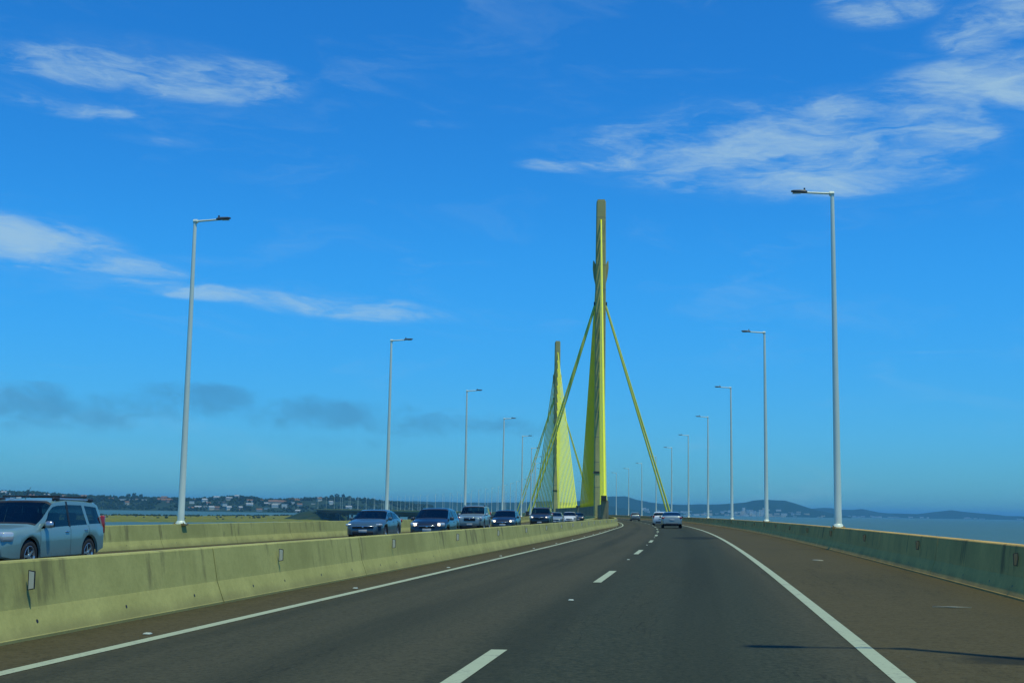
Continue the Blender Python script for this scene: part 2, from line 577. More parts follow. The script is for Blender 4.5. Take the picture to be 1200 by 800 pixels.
M['cglass'] = mat_carglass('car_glass', (.30, .42, .42))
M['seat'] = plain('seat_fabric', (.06, .065, .065), .9, 0, .2, 0, .15, 6)
M['tyre'] = plain('tyre_rubber', (.020, .020, .020), .85)
M['rim'] = plain('alloy_rim', (.50, .51, .52), .3, .8)
M['chrome'] = plain('chrome', (.70, .71, .72), .15, 1.0)
M['plate'] = plain('number_plate', (.45, .46, .45), .5)
M['red'] = plain('tail_lens', (.35, .02, .015), .2, 0, .5, .5)
M['clear'] = plain('headlight_glass', (.62, .64, .64), .15, .3, .6, .5)
M['lit'] = emit('lit_headlight', (1.0, .86, .62), 2.2)
M['amber'] = plain('indicator_amber', (.75, .24, .04), .25, 0, .5, .4)

# ------------------------------------------------------------------ road, deck
ROAD_L, ROAD_R = -11.95, 11.70


def ribbon(name, lat_z, ss, mat, uv=False, parent=None, closed=False):
    """sweep a cross section along the alignment; lat_z: list of (lat, z) or function of s"""
    v = []; f = []; uvs = []
    n = None
    for s in ss:
        cs = lat_z(s) if callable(lat_z) else lat_z
        n = len(cs)
        for (l, z) in cs:
            v.append(P(s, l, z)); uvs.append((l, s))
    for i in range(len(ss) - 1):
        for k in range(n if closed else n - 1):
            k2 = (k + 1) % n
            f.append((i * n + k, i * n + k2, (i + 1) * n + k2, (i + 1) * n + k))
    if closed:
        f.append(tuple(range(n - 1, -1, -1)))
        f.append(tuple((len(ss) - 1) * n + k for k in range(n)))
    me = mesh_of(name, v, f, mat)
    if uv:
        ul = me.uv_layers.new(name='UVMap')
        li = np.zeros(len(me.loops), dtype=np.int32)
        me.loops.foreach_get('vertex_index', li)
        arr = np.array(uvs, dtype=np.float32)[li]
        ul.data.foreach_set('uv', arr.ravel())
    return link(name, me, parent)


def stations(a, b, fine=2.0, coarse=8.0, lim=200):
    out = []; s = a
    while s < b:
        out.append(s); s += fine if s < lim else coarse
    out.append(b)
    return out


SS = stations(-90, S_END)
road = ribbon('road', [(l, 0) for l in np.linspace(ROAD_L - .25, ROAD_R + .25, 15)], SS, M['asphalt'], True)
tag(road, 'two grey asphalt carriageways with dusty brown shoulders curving left over the bridge', kind='structure')


def sstep(x):
    x = max(0, min(1, x)); return x * x * (3 - 2 * x)


def split(s):      # the single median barrier opens round the pylons
    if s < 300: return sstep((s - 95) / 40)
    return 1 - sstep((s - 545) / 40)


def line_left(s):
    return 1.66 + .40 * split(s)


LW = .075
for (nm, fn) in (('edge_line', line_left), ('edge_line', lambda s: 8.55), ('edge_line', lambda s: -2.3 - .3 * split(s)), ('edge_line', lambda s: -9.9)):
    ribbon(nm, (lambda fn: (lambda s: [(fn(s) - LW, .004), (fn(s) + LW, .004)]))(fn), SS, M['paint'], False, road)
d0 = 11.67
for lat in (5.235, -6.3):
    k = -4
    while True:
        s1 = d0 + 16 * k + (5 if lat < 0 else 0); s0_ = s1 - 4.6
        if s1 > 700: break
        ribbon('lane_dash', [(lat - .075, .004), (lat + .075, .004)], [s0_, (s0_ + s1) / 2, s1], M['dash'], False, road)
        k += 1
stud_me = rbox_mesh('road_stud', .085, .09, .016, .006, M['stud'], 1, .7)
k = -1
while d0 + 6.6 + 16 * k < 330:
    s = d0 + 6.6 + 16 * k
    link('road_stud', stud_me, road, P(s, 5.235, .012), (0, 0, -HD(s))); k += 1
for k in range(-1, 28):
    s = 12.6 + 8.05 * k
    link('road_stud', stud_me, road, P(s, 1.42 + .4 * split(s), .012), (0, 0, -HD(s)))

for (s, l, a, w, nm) in ((17.6, 10.35, .3, .5, 'flattened_litter'),):
    mb = MB()
    rnd = random.Random(5)
    pts = [(-.26, .0), (-.08, .04), (.02, .06), (.10, .03), (.24, .015), (.12, -.02), (.03, -.05), (-.10, -.01)]
    n = len(pts)
    mb.add([(x, y, z) for z in (0, .012) for x, y in pts], [tuple(range(n - 1, -1, -1)), tuple(range(n, 2 * n))] + [(i, (i + 1) % n, n + (i + 1) % n, n + i) for i in range(n)])
    o = link(nm, mb.mesh(nm, M['litter']), None, P(s, l, .004), (0, 0, -HD(s)))
    tag(o, 'thin pale strip of litter flattened on the right shoulder', 'litter')
o = link('flattened_litter', rbox_mesh('flattened_litter', .16, .4, .02, .006, M['litter'], 1, .7), None, P(34.5, 10.2, .012), (0, 0, -HD(34.5) + .4))
tag(o, 'small pale scrap lying far up the right shoulder near the white edge line', 'litter')

DW = 12.75
deck = ribbon('bridge_deck', [(-DW, -.02), (DW, -.02), (DW, -.55), (9.0, -.75), (6.2, -3.0), (-6.2, -3.0), (-9.0, -.75), (-DW, -.55)], stations(-90, S_END, 5, 10), M['girder'], False, None, True)
tag(deck, 'long concrete girder deck of the bridge curving left over the lagoon', kind='structure')
pier_mb = MB()
pier_mb.box(-1.1, 1.1, -6.0, 6.0, -4.6, -3.02)
for y in (-4.2, 4.2):
    pier_mb.lathe([(1.0, -14.3), (1.0, -4.6)], 14)
    pier_mb.v[-28:] = [(a, b + y, c) for a, b, c in pier_mb.v[-28:]]
pier_me = pier_mb.mesh('pier', M['girder'])
s = -65
while s < S_END:
    if not (225 < s < 245 or 250 < s < 425 or 425 < s < 445):
        link('pier', pier_me, deck, P(s, 0, 0), (0, 0, -HD(s) + math.pi / 2))
    s += 50

# ------------------------------------------------------------------ concrete barriers
def barrier_profile(h, wb, wt, one_sided):
    """list of (lat, z); + side is the traffic side(s)"""
    right = [(wb, -.01), (wb, .028), (wb - .010, .036), (wt + .098, .285), (wt + .090, .305), (wt + .012, h - .015), (wt, h)]
    if one_sided:
        return right + [(-wt, h), (-wt - .012, h - .015), (-wt - .02, -.5)]
    return right + [(-a, z) for a, z in reversed(right)]


def segment_mesh(name, prof, L, mat, gap=.028, holes=True):
    n = len(prof); v = []; f = []
    ys = [gap / 2, gap / 2 + .012, L / 2, L - gap / 2 - .012, L - gap / 2]
    cx = sum(p[0] for p in prof) / n
    for j, y in enumerate(ys):
        k = .985 if j in (0, 4) else 1.0
        for (a, z) in prof:
            v.append((cx + (a - cx) * k, y, z * (k if z > .5 else 1)))
    for j in range(len(ys) - 1):
        for i in range(n - 1):
            f.append((j * n + i, j * n + i + 1, (j + 1) * n + i + 1, (j + 1) * n + i))
    f.append(tuple(range(n - 1, -1, -1))); f.append(tuple((len(ys) - 1) * n + i for i in range(n)))
    f = [tuple(reversed(q)) for q in f]
    fm = [0] * len(f)
    if holes:      # small plugged lifting holes in the sloped foot
        for y in (L * .17, L * .36, L * .62, L * .88):
            p0 = Vector((prof[2][0], 0, prof[2][1])); p1 = Vector((prof[3][0], 0, prof[3][1]))
            for side in ((1,) if prof[-1][1] < -.2 else (1, -1)):
                c = p0.lerp(p1, .52); c.x *= side; c.y = y
                up = (p1 - p0).normalized(); up.x *= side
                nn = Vector((side * .82, 0, .57))
                b = len(v)
                for i in range(8):
                    t = 2 * math.pi * i / 8
                    v.append(tuple(c + up * (.021 * math.sin(t)) + Vector((0, .021 * math.cos(t), 0)) + nn * .003))
                f.append(tuple(range(b, b + 8)) if side < 0 else tuple(range(b + 7, b - 1, -1)))
                fm.append(1)
    return mesh_of(name, v, f, [mat, M['dark']], False, fm)


def frame_at(s0_, s1, lat0, lat1, z=0.0):
    a = P(s0_, lat0, z); b = P(s1, lat1, z)
    y = (b - a).normalized()
    h = HD((s0_ + s1) / 2)
    r = Vector((math.cos(h), -math.sin(h), E_SLOPE))
    x = (r - y * r.dot(y)).normalized()
    zz = x.cross(y)
    return Matrix(((x.x, y.x, zz.x, a.x), (x.y, y.y, zz.y, a.y), (x.z, y.z, zz.z, a.z), (0, 0, 0, 1))), (b - a).length


SEG = 7.75
# reflector plates stand out square from the barrier face
rm = MB()
rm.add([(0, 0, -.10), (.072, 0, -.088), (.072, 0, .088), (0, 0, .10), (0, .012, -.10), (.072, .012, -.088), (.072, .012, .088), (0, .012, .10)],
       [(0, 1, 2, 3), (7, 6, 5, 4), (0, 4, 5, 1), (1, 5, 6, 2), (2, 6, 7, 3), (3, 7, 4, 0)], 0)
rm.add([(.010, -.003, -.090), (.066, -.003, -.080), (.066, -.003, .080), (.010, -.003, .090)], [(0, 1, 2, 3)], 1)
refl_me = rm.mesh('reflector', [M['plate_b'], M['plate_w']])
refl_shaded = rm.mesh('reflector', [M['plate_b'], M['plate_d']])


def barrier_line(label, lat_fn, s_from, s_to, offset, me, length, refl=None, flip=False, seglen=SEG):
    root = empty('concrete_barrier', P(s_from, lat_fn(s_from)))
    inv = Matrix.Translation(-root.location)
    k = math.floor((s_from - offset) / seglen)
    while True:
        s0_ = offset + k * seglen; s1 = s0_ + seglen; k += 1
        if s1 < s_from: continue
        if s0_ > s_to: break
        Mx, ln = frame_at(s0_, s1, lat_fn(s0_), lat_fn(s1))
        Mx = Mx @ Matrix.Diagonal((-1 if flip else 1, ln / length, 1, 1))
        link('barrier_segment', me, root, None, None, inv @ Mx)
    if refl:
        r0, rs, roff, rz, rside, rmax = refl
        k = -3
        while r0 + rs * k < rmax:
            s = r0 + rs * k; k += 1
            if s < s_from: continue
            Mx, ln = frame_at(s, s + 1, lat_fn(s) + roff, lat_fn(s + 1) + roff, rz)
            if rside < 0: Mx = Mx @ Matrix.Diagonal((-1, 1, 1, 1))
            if flip and rside > 0: Mx = Mx @ Matrix.Diagonal((1, -1, 1, 1))
            link('reflector', refl_shaded if rside < 0 else refl_me, root, None, None, inv @ Mx)
    tag(root, label, 'barrier')
    return root


med_prof = barrier_profile(.765, .30, .10, False)
med_me = segment_mesh('barrier_segment', med_prof, SEG, M['median'])
barrier_line('stained concrete median barrier with white reflector plates left of the driving lanes',
             lambda s: .23 + 1.02 * split(s), -88, S_END - 10, 17.1 - 0.04, med_me, SEG, (12.0, 7.72, .165, .575, 1, 330))
barrier_line('short inner concrete barrier on the oncoming side of the yellow pylons',
             lambda s: -1.25 - .02 * 0 + 1.27 * (1 - split(s)) * .40, 114, 560, 17.1, med_me, SEG)
par_prof = barrier_profile(.76, .32, .11, True)
parR = segment_mesh('barrier_segment', [(a, z) for a, z in par_prof], SEG, M['parapet'])
par_profL = barrier_profile(.84, .32, .11, True)
parL = segment_mesh('barrier_segment', [(a, z) for a, z in par_profL], SEG, M['median'])
PR, PL = 11.885, -12.15
barrier_line('grey shaded concrete parapet along the right edge of the bridge',
             lambda s: PR, -88, S_END - 10, 3.0, parR, SEG, (19.8, 8.4, -.165, .555, -1, 330), True)
barrier_line('sunlit concrete parapet along the left edge beyond the oncoming cars',
             lambda s: PL, -88, S_END - 10, 5.0, parL, SEG, (40.2, 7.85, .175, .60, 1, 330))
# the plates on the far left parapet face the oncoming drivers, so their dark backs show from here
for o in [c for c in bpy.data.objects if c.name.startswith('reflector') and c.parent and 'left edge beyond' in c.parent['label']]:
    o.matrix_local = o.matrix_local @ Matrix.Diagonal((1, -1, 1, 1))

# ------------------------------------------------------------------ lamp posts
POLE_H = 11.72
pm = MB()
pm.lathe([(0.0, .0), (.24, .0), (.24, .03), (.175, .035), (.155, .10), (.130, .12), (.128, .45), (.126, .46), (.113, 3.0), (.096, 6.0), (.079, 9.0), (.065, POLE_H - .05), (.058, POLE_H), (0, POLE_H)], 14)
pole_me = pm.mesh('pole', M['pole'], True, 40)
fm_ = MB()
fm_.box(-.22, .22, -.22, .22, -.05, .018)
for x in (-.17, .17):
    for y in (-.17, .17):
        fm_.lathe([(.022, .018), (.022, .06), (0, .06)], 6)
        fm_.v[-18:] = [(a + x, b + y, c) for a, b, c in fm_.v[-18:]]
flange_me = fm_.mesh('base_flange', M['rust'])
am = MB()
am.tube((-.02, 0, POLE_H - .06), (-.92, 0, POLE_H - .005), .042, .036, 8)
am.tube((-.10, 0, POLE_H - .06), (.06, 0, POLE_H - .06), .085, .085, 8)
arm_me = am.mesh('arm', M['pole'], True, 40)
lm = MB()
hv = []
prof_h = [(-.86, .045, .04), (-.93, .09, .06), (-1.10, .12, .058), (-1.34, .12, .038), (-1.42, .08, .022)]
for (x, w, t) in prof_h:
    zc = POLE_H + .01 - (x + .86) * .07
    for (a, b) in ((-1, -.4), (-1, .25), (-.6, 1), (.6, 1), (1, .25), (1, -.4), (.7, -.6), (-.7, -.6)):
        hv.append((x, a * w, zc + b * t))
hf = []
for i in range(len(prof_h) - 1):
    for k in range(8):
        hf.append((i * 8 + k, (i + 1) * 8 + k, (i + 1) * 8 + (k + 1) % 8, i * 8 + (k + 1) % 8))
hf += [tuple(range(8)), tuple(range(39, 31, -1))]
lm.add(hv, hf)
lm.box(-.985, -.93, -.025, .025, POLE_H + .08, POLE_H + .16)      # light sensor on top
head_me = lm.mesh('lamp_head', M['lamp'])
lens_mb = MB()
lens_mb.box(-1.37, -1.08, -.09, .09, POLE_H - .025, POLE_H - .012)
lens_me = lens_mb.mesh('lens', M['lens'])


ped = MB(); ped.box(-.10, .36, -.26, .26, -1.0, -.051)
ped_me = ped.mesh('pedestal', M['parapet'])


def make_lamp():
    r = empty('lamp_post')
    link('pedestal', ped_me, r)
    link('base_flange', flange_me, r)
    link('pole', pole_me, r)
    link('arm', arm_me, r)
    h = link('lamp_head', head_me, r)
    link('lens', lens_me, h)
    return r


ORD = ['nearest', 'second', 'third', 'fourth', 'fifth', 'sixth', 'seventh', 'eighth', 'ninth', 'tenth']
lamp0 = None
for side, s00, lat, z in ((1, 44.58, PR, .76), (-1, 45.99, PL, .84)):
    k = -3
    while True:
        s = s00 + 34.69 * k
        if s > S_END - 15: break
        if s < -80: k += 1; continue
        if lamp0 is None:
            o = lamp0 = make_lamp()
        else:
            o = copy_tree(lamp0)
        o.location = P(s, lat, z - .0)
        o.rotation_euler = (random.uniform(-.004, .004), random.uniform(-.004, .004), -HD(s) + (0 if side > 0 else math.pi))
        sd_ = 'right parapet' if side > 0 else 'left parapet'
        if k < 0:
            lab = 'pale street lamp just beside or behind the camera on the ' + sd_ + ('')
        elif k < 10:
            lab = f'{ORD[k]} tall pale street lamp in view along the {sd_}'
        elif s < 900:
            lab = f'slender distant street lamp on the {sd_} beyond the tenth'
        else:
            lab = f'tiny far street lamp on the {sd_} where the bridge curves away left'
        tag(o, lab, 'street lamp', 'street lamps along the bridge parapets')
        k += 1

# ------------------------------------------------------------------ pylons with stay cables
PH = 59.8


def make_pylon(s, label):
    h = HD(s)
    base = P(s, 0, 0)
    r = empty('cable_stayed_pylon', base, -h)
    iv = (Matrix.Translation(base) @ Matrix.Rotation(-h, 4, 'Z')).inverted()
    # shaft: chamfered rectangle, deeper along the road, slightly tapered
    mb = MB()
    lev = [(-14.2, .93, 2.3), (0, .93, 2.0), (10, .93, 1.9), (30, .95, 1.75), (40, .97, 1.65), (44, .96, 1.6), (PH, .86, 1.45)]
    v = []
    for (z, a, b) in lev:
        c = .14
        for (x, y) in ((a, -b + c), (a, b - c), (a - c, b), (-a + c, b), (-a, b - c), (-a, -b + c), (-a + c, -b), (a - c, -b)):
            v.append((x, y, z))
    f = []
    for i in range(len(lev) - 1):
        for k in range(8):
            f.append((i * 8 + k, i * 8 + (k + 1) % 8, (i + 1) * 8 + (k + 1) % 8, (i + 1) * 8 + k))
    f.append(tuple((len(lev) - 1) * 8 + k for k in range(8)))
    mb.add(v, f)
    shaft = link('shaft', mb.mesh('shaft', M['pylon']), r)
    cap = MB(); cap.box(-.70, .70, -1.25, 1.25, PH + .001, PH + .35)
    link('top_cap', cap.mesh('top_cap', M['pylon']), r)
    # construction lift joints as shallow bands
    for z in np.arange(6, PH - 2, 4.6):
        jb = MB()
        a = float(np.interp(z, [q[0] for q in lev], [q[1] for q in lev])) + .006; b = float(np.interp(z, [q[0] for q in lev], [q[2] for q in lev])) + .006
        c = .14
        pts = [(a, -b + c), (a, b - c), (a - c, b), (-a + c, b), (-a, b - c), (-a, -b + c), (-a + c, -b), (a - c, -b)]
        jb.add([(x, y, z + d) for d in (0, .07) for x, y in pts], [(k, (k + 1) % 8, 8 + (k + 1) % 8, 8 + k) for k in range(8)])
        link('lift_joint', jb.mesh('lift_joint', M['girder']), r)
    # flared brackets near the top
    for sx in (-1, 1):
        bb = MB()
        prof = [(.95, 44.0), (1.28, 45.4), (1.48, 47.0), (1.44, 48.5), (1.20, 48.3), (.95, 47.7)]
        n = len(prof)
        bb.add([(sx * x, y, z) for y in (-.75, .75) for x, z in prof], [tuple(range(n)), tuple(range(2 * n - 1, n - 1, -1))] + [(i, n + i, n + (i + 1) % n, (i + 1) % n) for i in range(n)])
        link('bracket', bb.mesh('bracket', M['pylon']), r)
        lug = MB(); lug.box(sx * 1.02 - .22, sx * 1.02 + .22, -.55, .55, 39.9, 40.6)
        link('anchor_lug', lug.mesh('anchor_lug', M['anchor']), r)
    # obstruction lights / collar low on the shaft
    cb = MB()
    for z0 in (8.6,):
        cb.box(-1.0, 1.0, -2.0, -1.9, z0, z0 + .35); cb.box(-1.0, 1.0, 1.9, 2.0, z0, z0 + .35)
        cb.box(-1.05, -.94, -2.0, 2.0, z0, z0 + .35); cb.box(.94, 1.05, -2.0, 2.0, z0, z0 + .35)
    link('collar', cb.mesh('collar', M['anchor']), r)
    # anchor walls in the median before and behind
    WALL = 2.75
    for dr in (-1, 1):
        a, b = (s + dr * 3.2, s + dr * 94)
        ss = np.linspace(min(a, b), max(a, b), 16)
        v = []; f = []
        cs = [(-.44, 0), (-.36, .3), (-.36, WALL), (.36, WALL), (.36, .3), (.44, 0)]
        for q in ss:
            for (l, z) in cs: v.append(iv @ P(q, l, z))
        n = 6
        for i in range(len(ss) - 1):
            for k in range(n - 1): f.append((i * n + k, i * n + k + 1, (i + 1) * n + k + 1, (i + 1) * n + k))
        f += [tuple(range(n)), tuple((len(ss) - 1) * n + k for k in range(n - 1, -1, -1))]
        w = link('anchor_wall', mesh_of('anchor_wall', v, f, M['wall']), r)
        # end block that carries the outermost sockets
        Mx, ln = frame_at(s + dr * 94 - .5, s + dr * 94 + .5, 0, 0)
        ebk = MB(); ebk.box(-.30, .30, 0, .8, WALL + .001, WALL + .5)
        link('end_block', ebk.mesh('end_block', M['anchor']), w, None, None, iv @ Mx)
        NC = 13
        for i in range(NC):
            q = s + dr * (11 + 6.7 * i)
            zt = 21.5 + (PH - 3.6 - 21.5) * i / (NC - 1)
            bt = float(np.interp(zt, [l_[0] for l_ in lev], [l_[2] for l_ in lev]))
            for sx in (.0,):
                A = Vector((sx, dr * (bt - .25), zt)); B = iv @ P(q, sx, WALL + .1)
                mb = MB(); mb.tube(A, B, .155, .155, 8, 0, False)
                cbl = link('stay_cable', mb.mesh('stay_cable', M['cable'], True), r)
                d = (A - B).normalized()
                ab = MB(); ab.tube(B - d * .2, B + d * 1.3, .21, .18, 8)
                link('cable_socket', ab.mesh('cable_socket', M['cable'], True, 40), cbl)
    # transverse stays to the deck edges
    for sx in (-1, 1):
        for dy in (-.55, .55):
            A = Vector((sx * .95, dy, 40.2 + dy * .5)); B = iv @ P(s + dy * 2.2, sx * (12.95 + dy * .7), .9)
            mb = MB(); mb.tube(A, B, .17, .17, 8, 0, False)
            link('side_stay', mb.mesh('side_stay', M['cable_t'], True), r)
        eb = MB()
        c = iv @ P(s, sx * 13.1, 0)
        eb.box(c.x - .55, c.x + .55, c.y - 1.9, c.y + 1.9, c.z - .6, c.z + .85)
        for dy in (-1.2, 1.2):
            eb.box(c.x - .35, c.x + .2, c.y + dy - .3, c.y + dy + .3, c.z + .85, c.z + 1.7)
        link('edge_anchor', eb.mesh('edge_anchor', M['anchor']), r)
    tag(r, label, 'pylon', 'cable-stay pylons of the bridge')
    return r


make_pylon(235.2, 'nearer and taller looking concrete pylon with yellow stay cables in the median')
make_pylon(435.2, 'farther concrete pylon with bright yellow cable fan left of the tall one')

# ------------------------------------------------------------------ cars
def lerp(a, b, t): return a + (b - a) * t


def interp(x, pts):
    return float(np.interp(x, [p[0] for p in pts], [p[1] for p in pts]))


class Car:
    """x forward, y left, z up; a lofted body with cut wheel arches, then glass, lamps, wheels as parts"""
    def __init__(s, spec):
        s.__dict__.update(spec)

    def sect(s, x):
        w = interp(x, s.width); b = interp(x, s.belt); t = interp(x, s.top)
        low = interp(x, s.sill)
        for xw in s.axles:
            d = abs(x - xw)
            if d < s.arch: low = max(low, s.rw + math.sqrt(s.arch ** 2 - d ** 2) * .97)
        g = max(0, min(1, (t - b) / .30))
        wr = w * .955 - s.tumble * max(0, t - b)
        mid = max(low + .05, lerp(low, b, .55))
        return [(w * .93, low), (w * .99, low + .03), (w, mid), (w * .99, max(b - .07, mid + .02)), (w * .955, max(b, mid + .04)),
                (lerp(w * .86, wr, g), max(t - lerp(.02, .075, g), b + .005)), (lerp(w * .60, wr - .10, g), t - lerp(.008, .018, g)), (w * .3, t - .003), (0, t)]

    def ztop(s, x, y):
        p = s.sect(x)[5:]
        ys = [q[0] for q in p][::-1]; zs = [q[1] for q in p][::-1]
        return float(np.interp(abs(y), ys, zs))

    def side(s, x, t):
        p = s.sect(x)
        return Vector((x, lerp(p[4][0], p[5][0], t), lerp(p[4][1], p[5][1], t)))

    def body(s, mat):
        xs = sorted(set([round(x, 4) for x in np.linspace(s.x0, s.x1, 70)] + [p[0] for p in s.top if s.x0 <= p[0] <= s.x1] + list(s.glaze) + list(s.ws[:2]) + list(s.rwin[:2]) + [xw + d for xw in s.axles for d in (-s.arch, -s.arch + .02, s.arch - .02, s.arch)]))
        v = []; f = []
        for x in xs:
            q = s.sect(x)
            row = [(x, y, z) for y, z in q] + [(x, -y, z) for y, z in q[-2::-1]]
            v += row
        n = 17
        za, zb = s.glaze
        wa, wb_ = min(s.ws[:2]), max(s.ws[:2])
        ra, rb_ = min(s.rwin[:2]), max(s.rwin[:2])
        for i in range(len(xs) - 1):
            xm = (xs[i] + xs[i + 1]) / 2
            for k in range(n - 1):
                if k in (4, 11) and za < xm < zb: continue
                if k in (5, 6, 7, 8, 9, 10) and (wa < xm < wb_ or ra < xm < rb_): continue
                f.append((i * n + k, (i + 1) * n + k, (i + 1) * n + k + 1, i * n + k + 1))
        f.append(tuple(range(n))); f.append(tuple((len(xs) - 1) * n + k for k in range(n - 1, -1, -1)))
        return mesh_of('body', v, f, mat, True, None, 38)

    def patch_side(s, name, c, sg, mat, nx=8, nt=4, off=.006):
        """c = (x rear bottom, x front bottom, x rear top, x front top, t0, t1)"""
        v = []; f = []
        for j in range(nt + 1):
            tt = lerp(c[4], c[5], j / nt)
            for i in range(nx + 1):
                x = lerp(lerp(c[0], c[1], i / nx), lerp(c[2], c[3], i / nx), j / nt)
                p = s.side(x, tt); p.y += off; p.z += off * .3
                v.append((p.x, p.y * sg, p.z))
        for j in range(nt):
            for i in range(nx):
                a = j * (nx + 1) + i
                q = (a, a + 1, a + nx + 2, a + nx + 1)
                f.append(q if sg < 0 else q[::-1])
        return mesh_of(name, v, f, mat, True)

    def side_frame(s, sg, mat):
        """painted frame and pillars round the side windows, one band each side"""
        za, zb = s.glaze
        ws = sorted(s.windows, key=lambda w: w[0])
        cols = [(za, za, None)]
        for w in ws:
            cols.append((w[0], w[2], w)); cols.append((w[1], w[3], None))
        cols.append((zb, zb, None))
        v = []; f = []; fm = []
        for c in range(len(cols) - 1):
            b0, t0, w = cols[c]; b1, t1, _ = cols[c + 1]
            ts = [0, w[4], w[5], 1] if w else [0, .33, .66, 1]
            nx = 8
            base = len(v)
            for t in ts:
                for i in range(nx + 1):
                    x = lerp(lerp(b0, b1, i / nx), lerp(t0, t1, i / nx), t)
                    p = s.side(x, t); v.append((p.x, p.y * sg, p.z))
            for r_ in range(3):
                if w and r_ == 1: continue
                for i in range(nx):
                    a = base + r_ * (nx + 1) + i
                    q = (a, a + 1, a + nx + 2, a + nx + 1)
                    f.append(q if sg < 0 else q[::-1])
                    fm.append(1 if (not w and 0 < c < len(cols) - 2 and c >= len(cols) - 4) else 0)
        return mesh_of('window_frame', v, f, [mat, M['dark']], True, fm)

    def patch_top(s, name, xa, xb, inset_a, inset_b, mat, nx=8, ny=10, off=.007):
        v = []; f = []
        sl = 1 if xb > xa else -1
        for i in range(nx + 1):
            x = lerp(xa, xb, i / nx)
            yw = s.sect(x)[5][0] - lerp(inset_a, inset_b, i / nx)
            d = (s.ztop(x + .01, 0) - s.ztop(x - .01, 0)) / .02
            nn = Vector((-d, 0, 1)).normalized()
            for j in range(ny + 1):
                y = lerp(-yw, yw, j / ny)
                v.append((x + nn.x * off, y, s.ztop(x, y) + nn.z * off))
        for i in range(nx):
            for j in range(ny):
                a = i * (ny + 1) + j
                q = (a, a + ny + 1, a + ny + 2, a + 1)
                f.append(q if xb > xa else q[::-1])
        return mesh_of(name, v, f, mat, True)


def wheel_meshes(r, w, spokes=5):
    t = MB()
    t.lathe([(r * .64, -w / 2 + .01), (r * .80, -w / 2), (r * .95, -w / 2 + .015), (r, -w / 2 + .05), (r, w / 2 - .05), (r * .95, w / 2 - .015), (r * .80, w / 2), (r * .64, w / 2 - .01), (r * .62, 0)], 24, 0, 'y')
    tm = t.mesh('wheel', M['tyre'], True, 50)
    q = MB()
    q.lathe([(r * .66, w / 2 - .012), (r * .62, w / 2 - .005), (r * .58, w / 2 - .04), (r * .55, w / 2 - .10)], 24, 0, 'y')
    q.lathe([(r * .56, w / 2 - .095), (0, w / 2 - .095)], 24, 1, 'y')
    q.lathe([(r * .16, w / 2 - .05), (r * .15, w / 2 - .018), (0, w / 2 - .012)], 12, 0, 'y')
    for i in range(spokes):
        a = 2 * math.pi * i / spokes
        Mx = Matrix.Rotation(a, 4, 'Y')
        q.box(r * .10, r * .60, w / 2 - .06, w / 2 - .022, -r * .075, r * .075, 0, Mx)
    return tm, q.mesh('rim', [M['rim'], M['dark']], False)


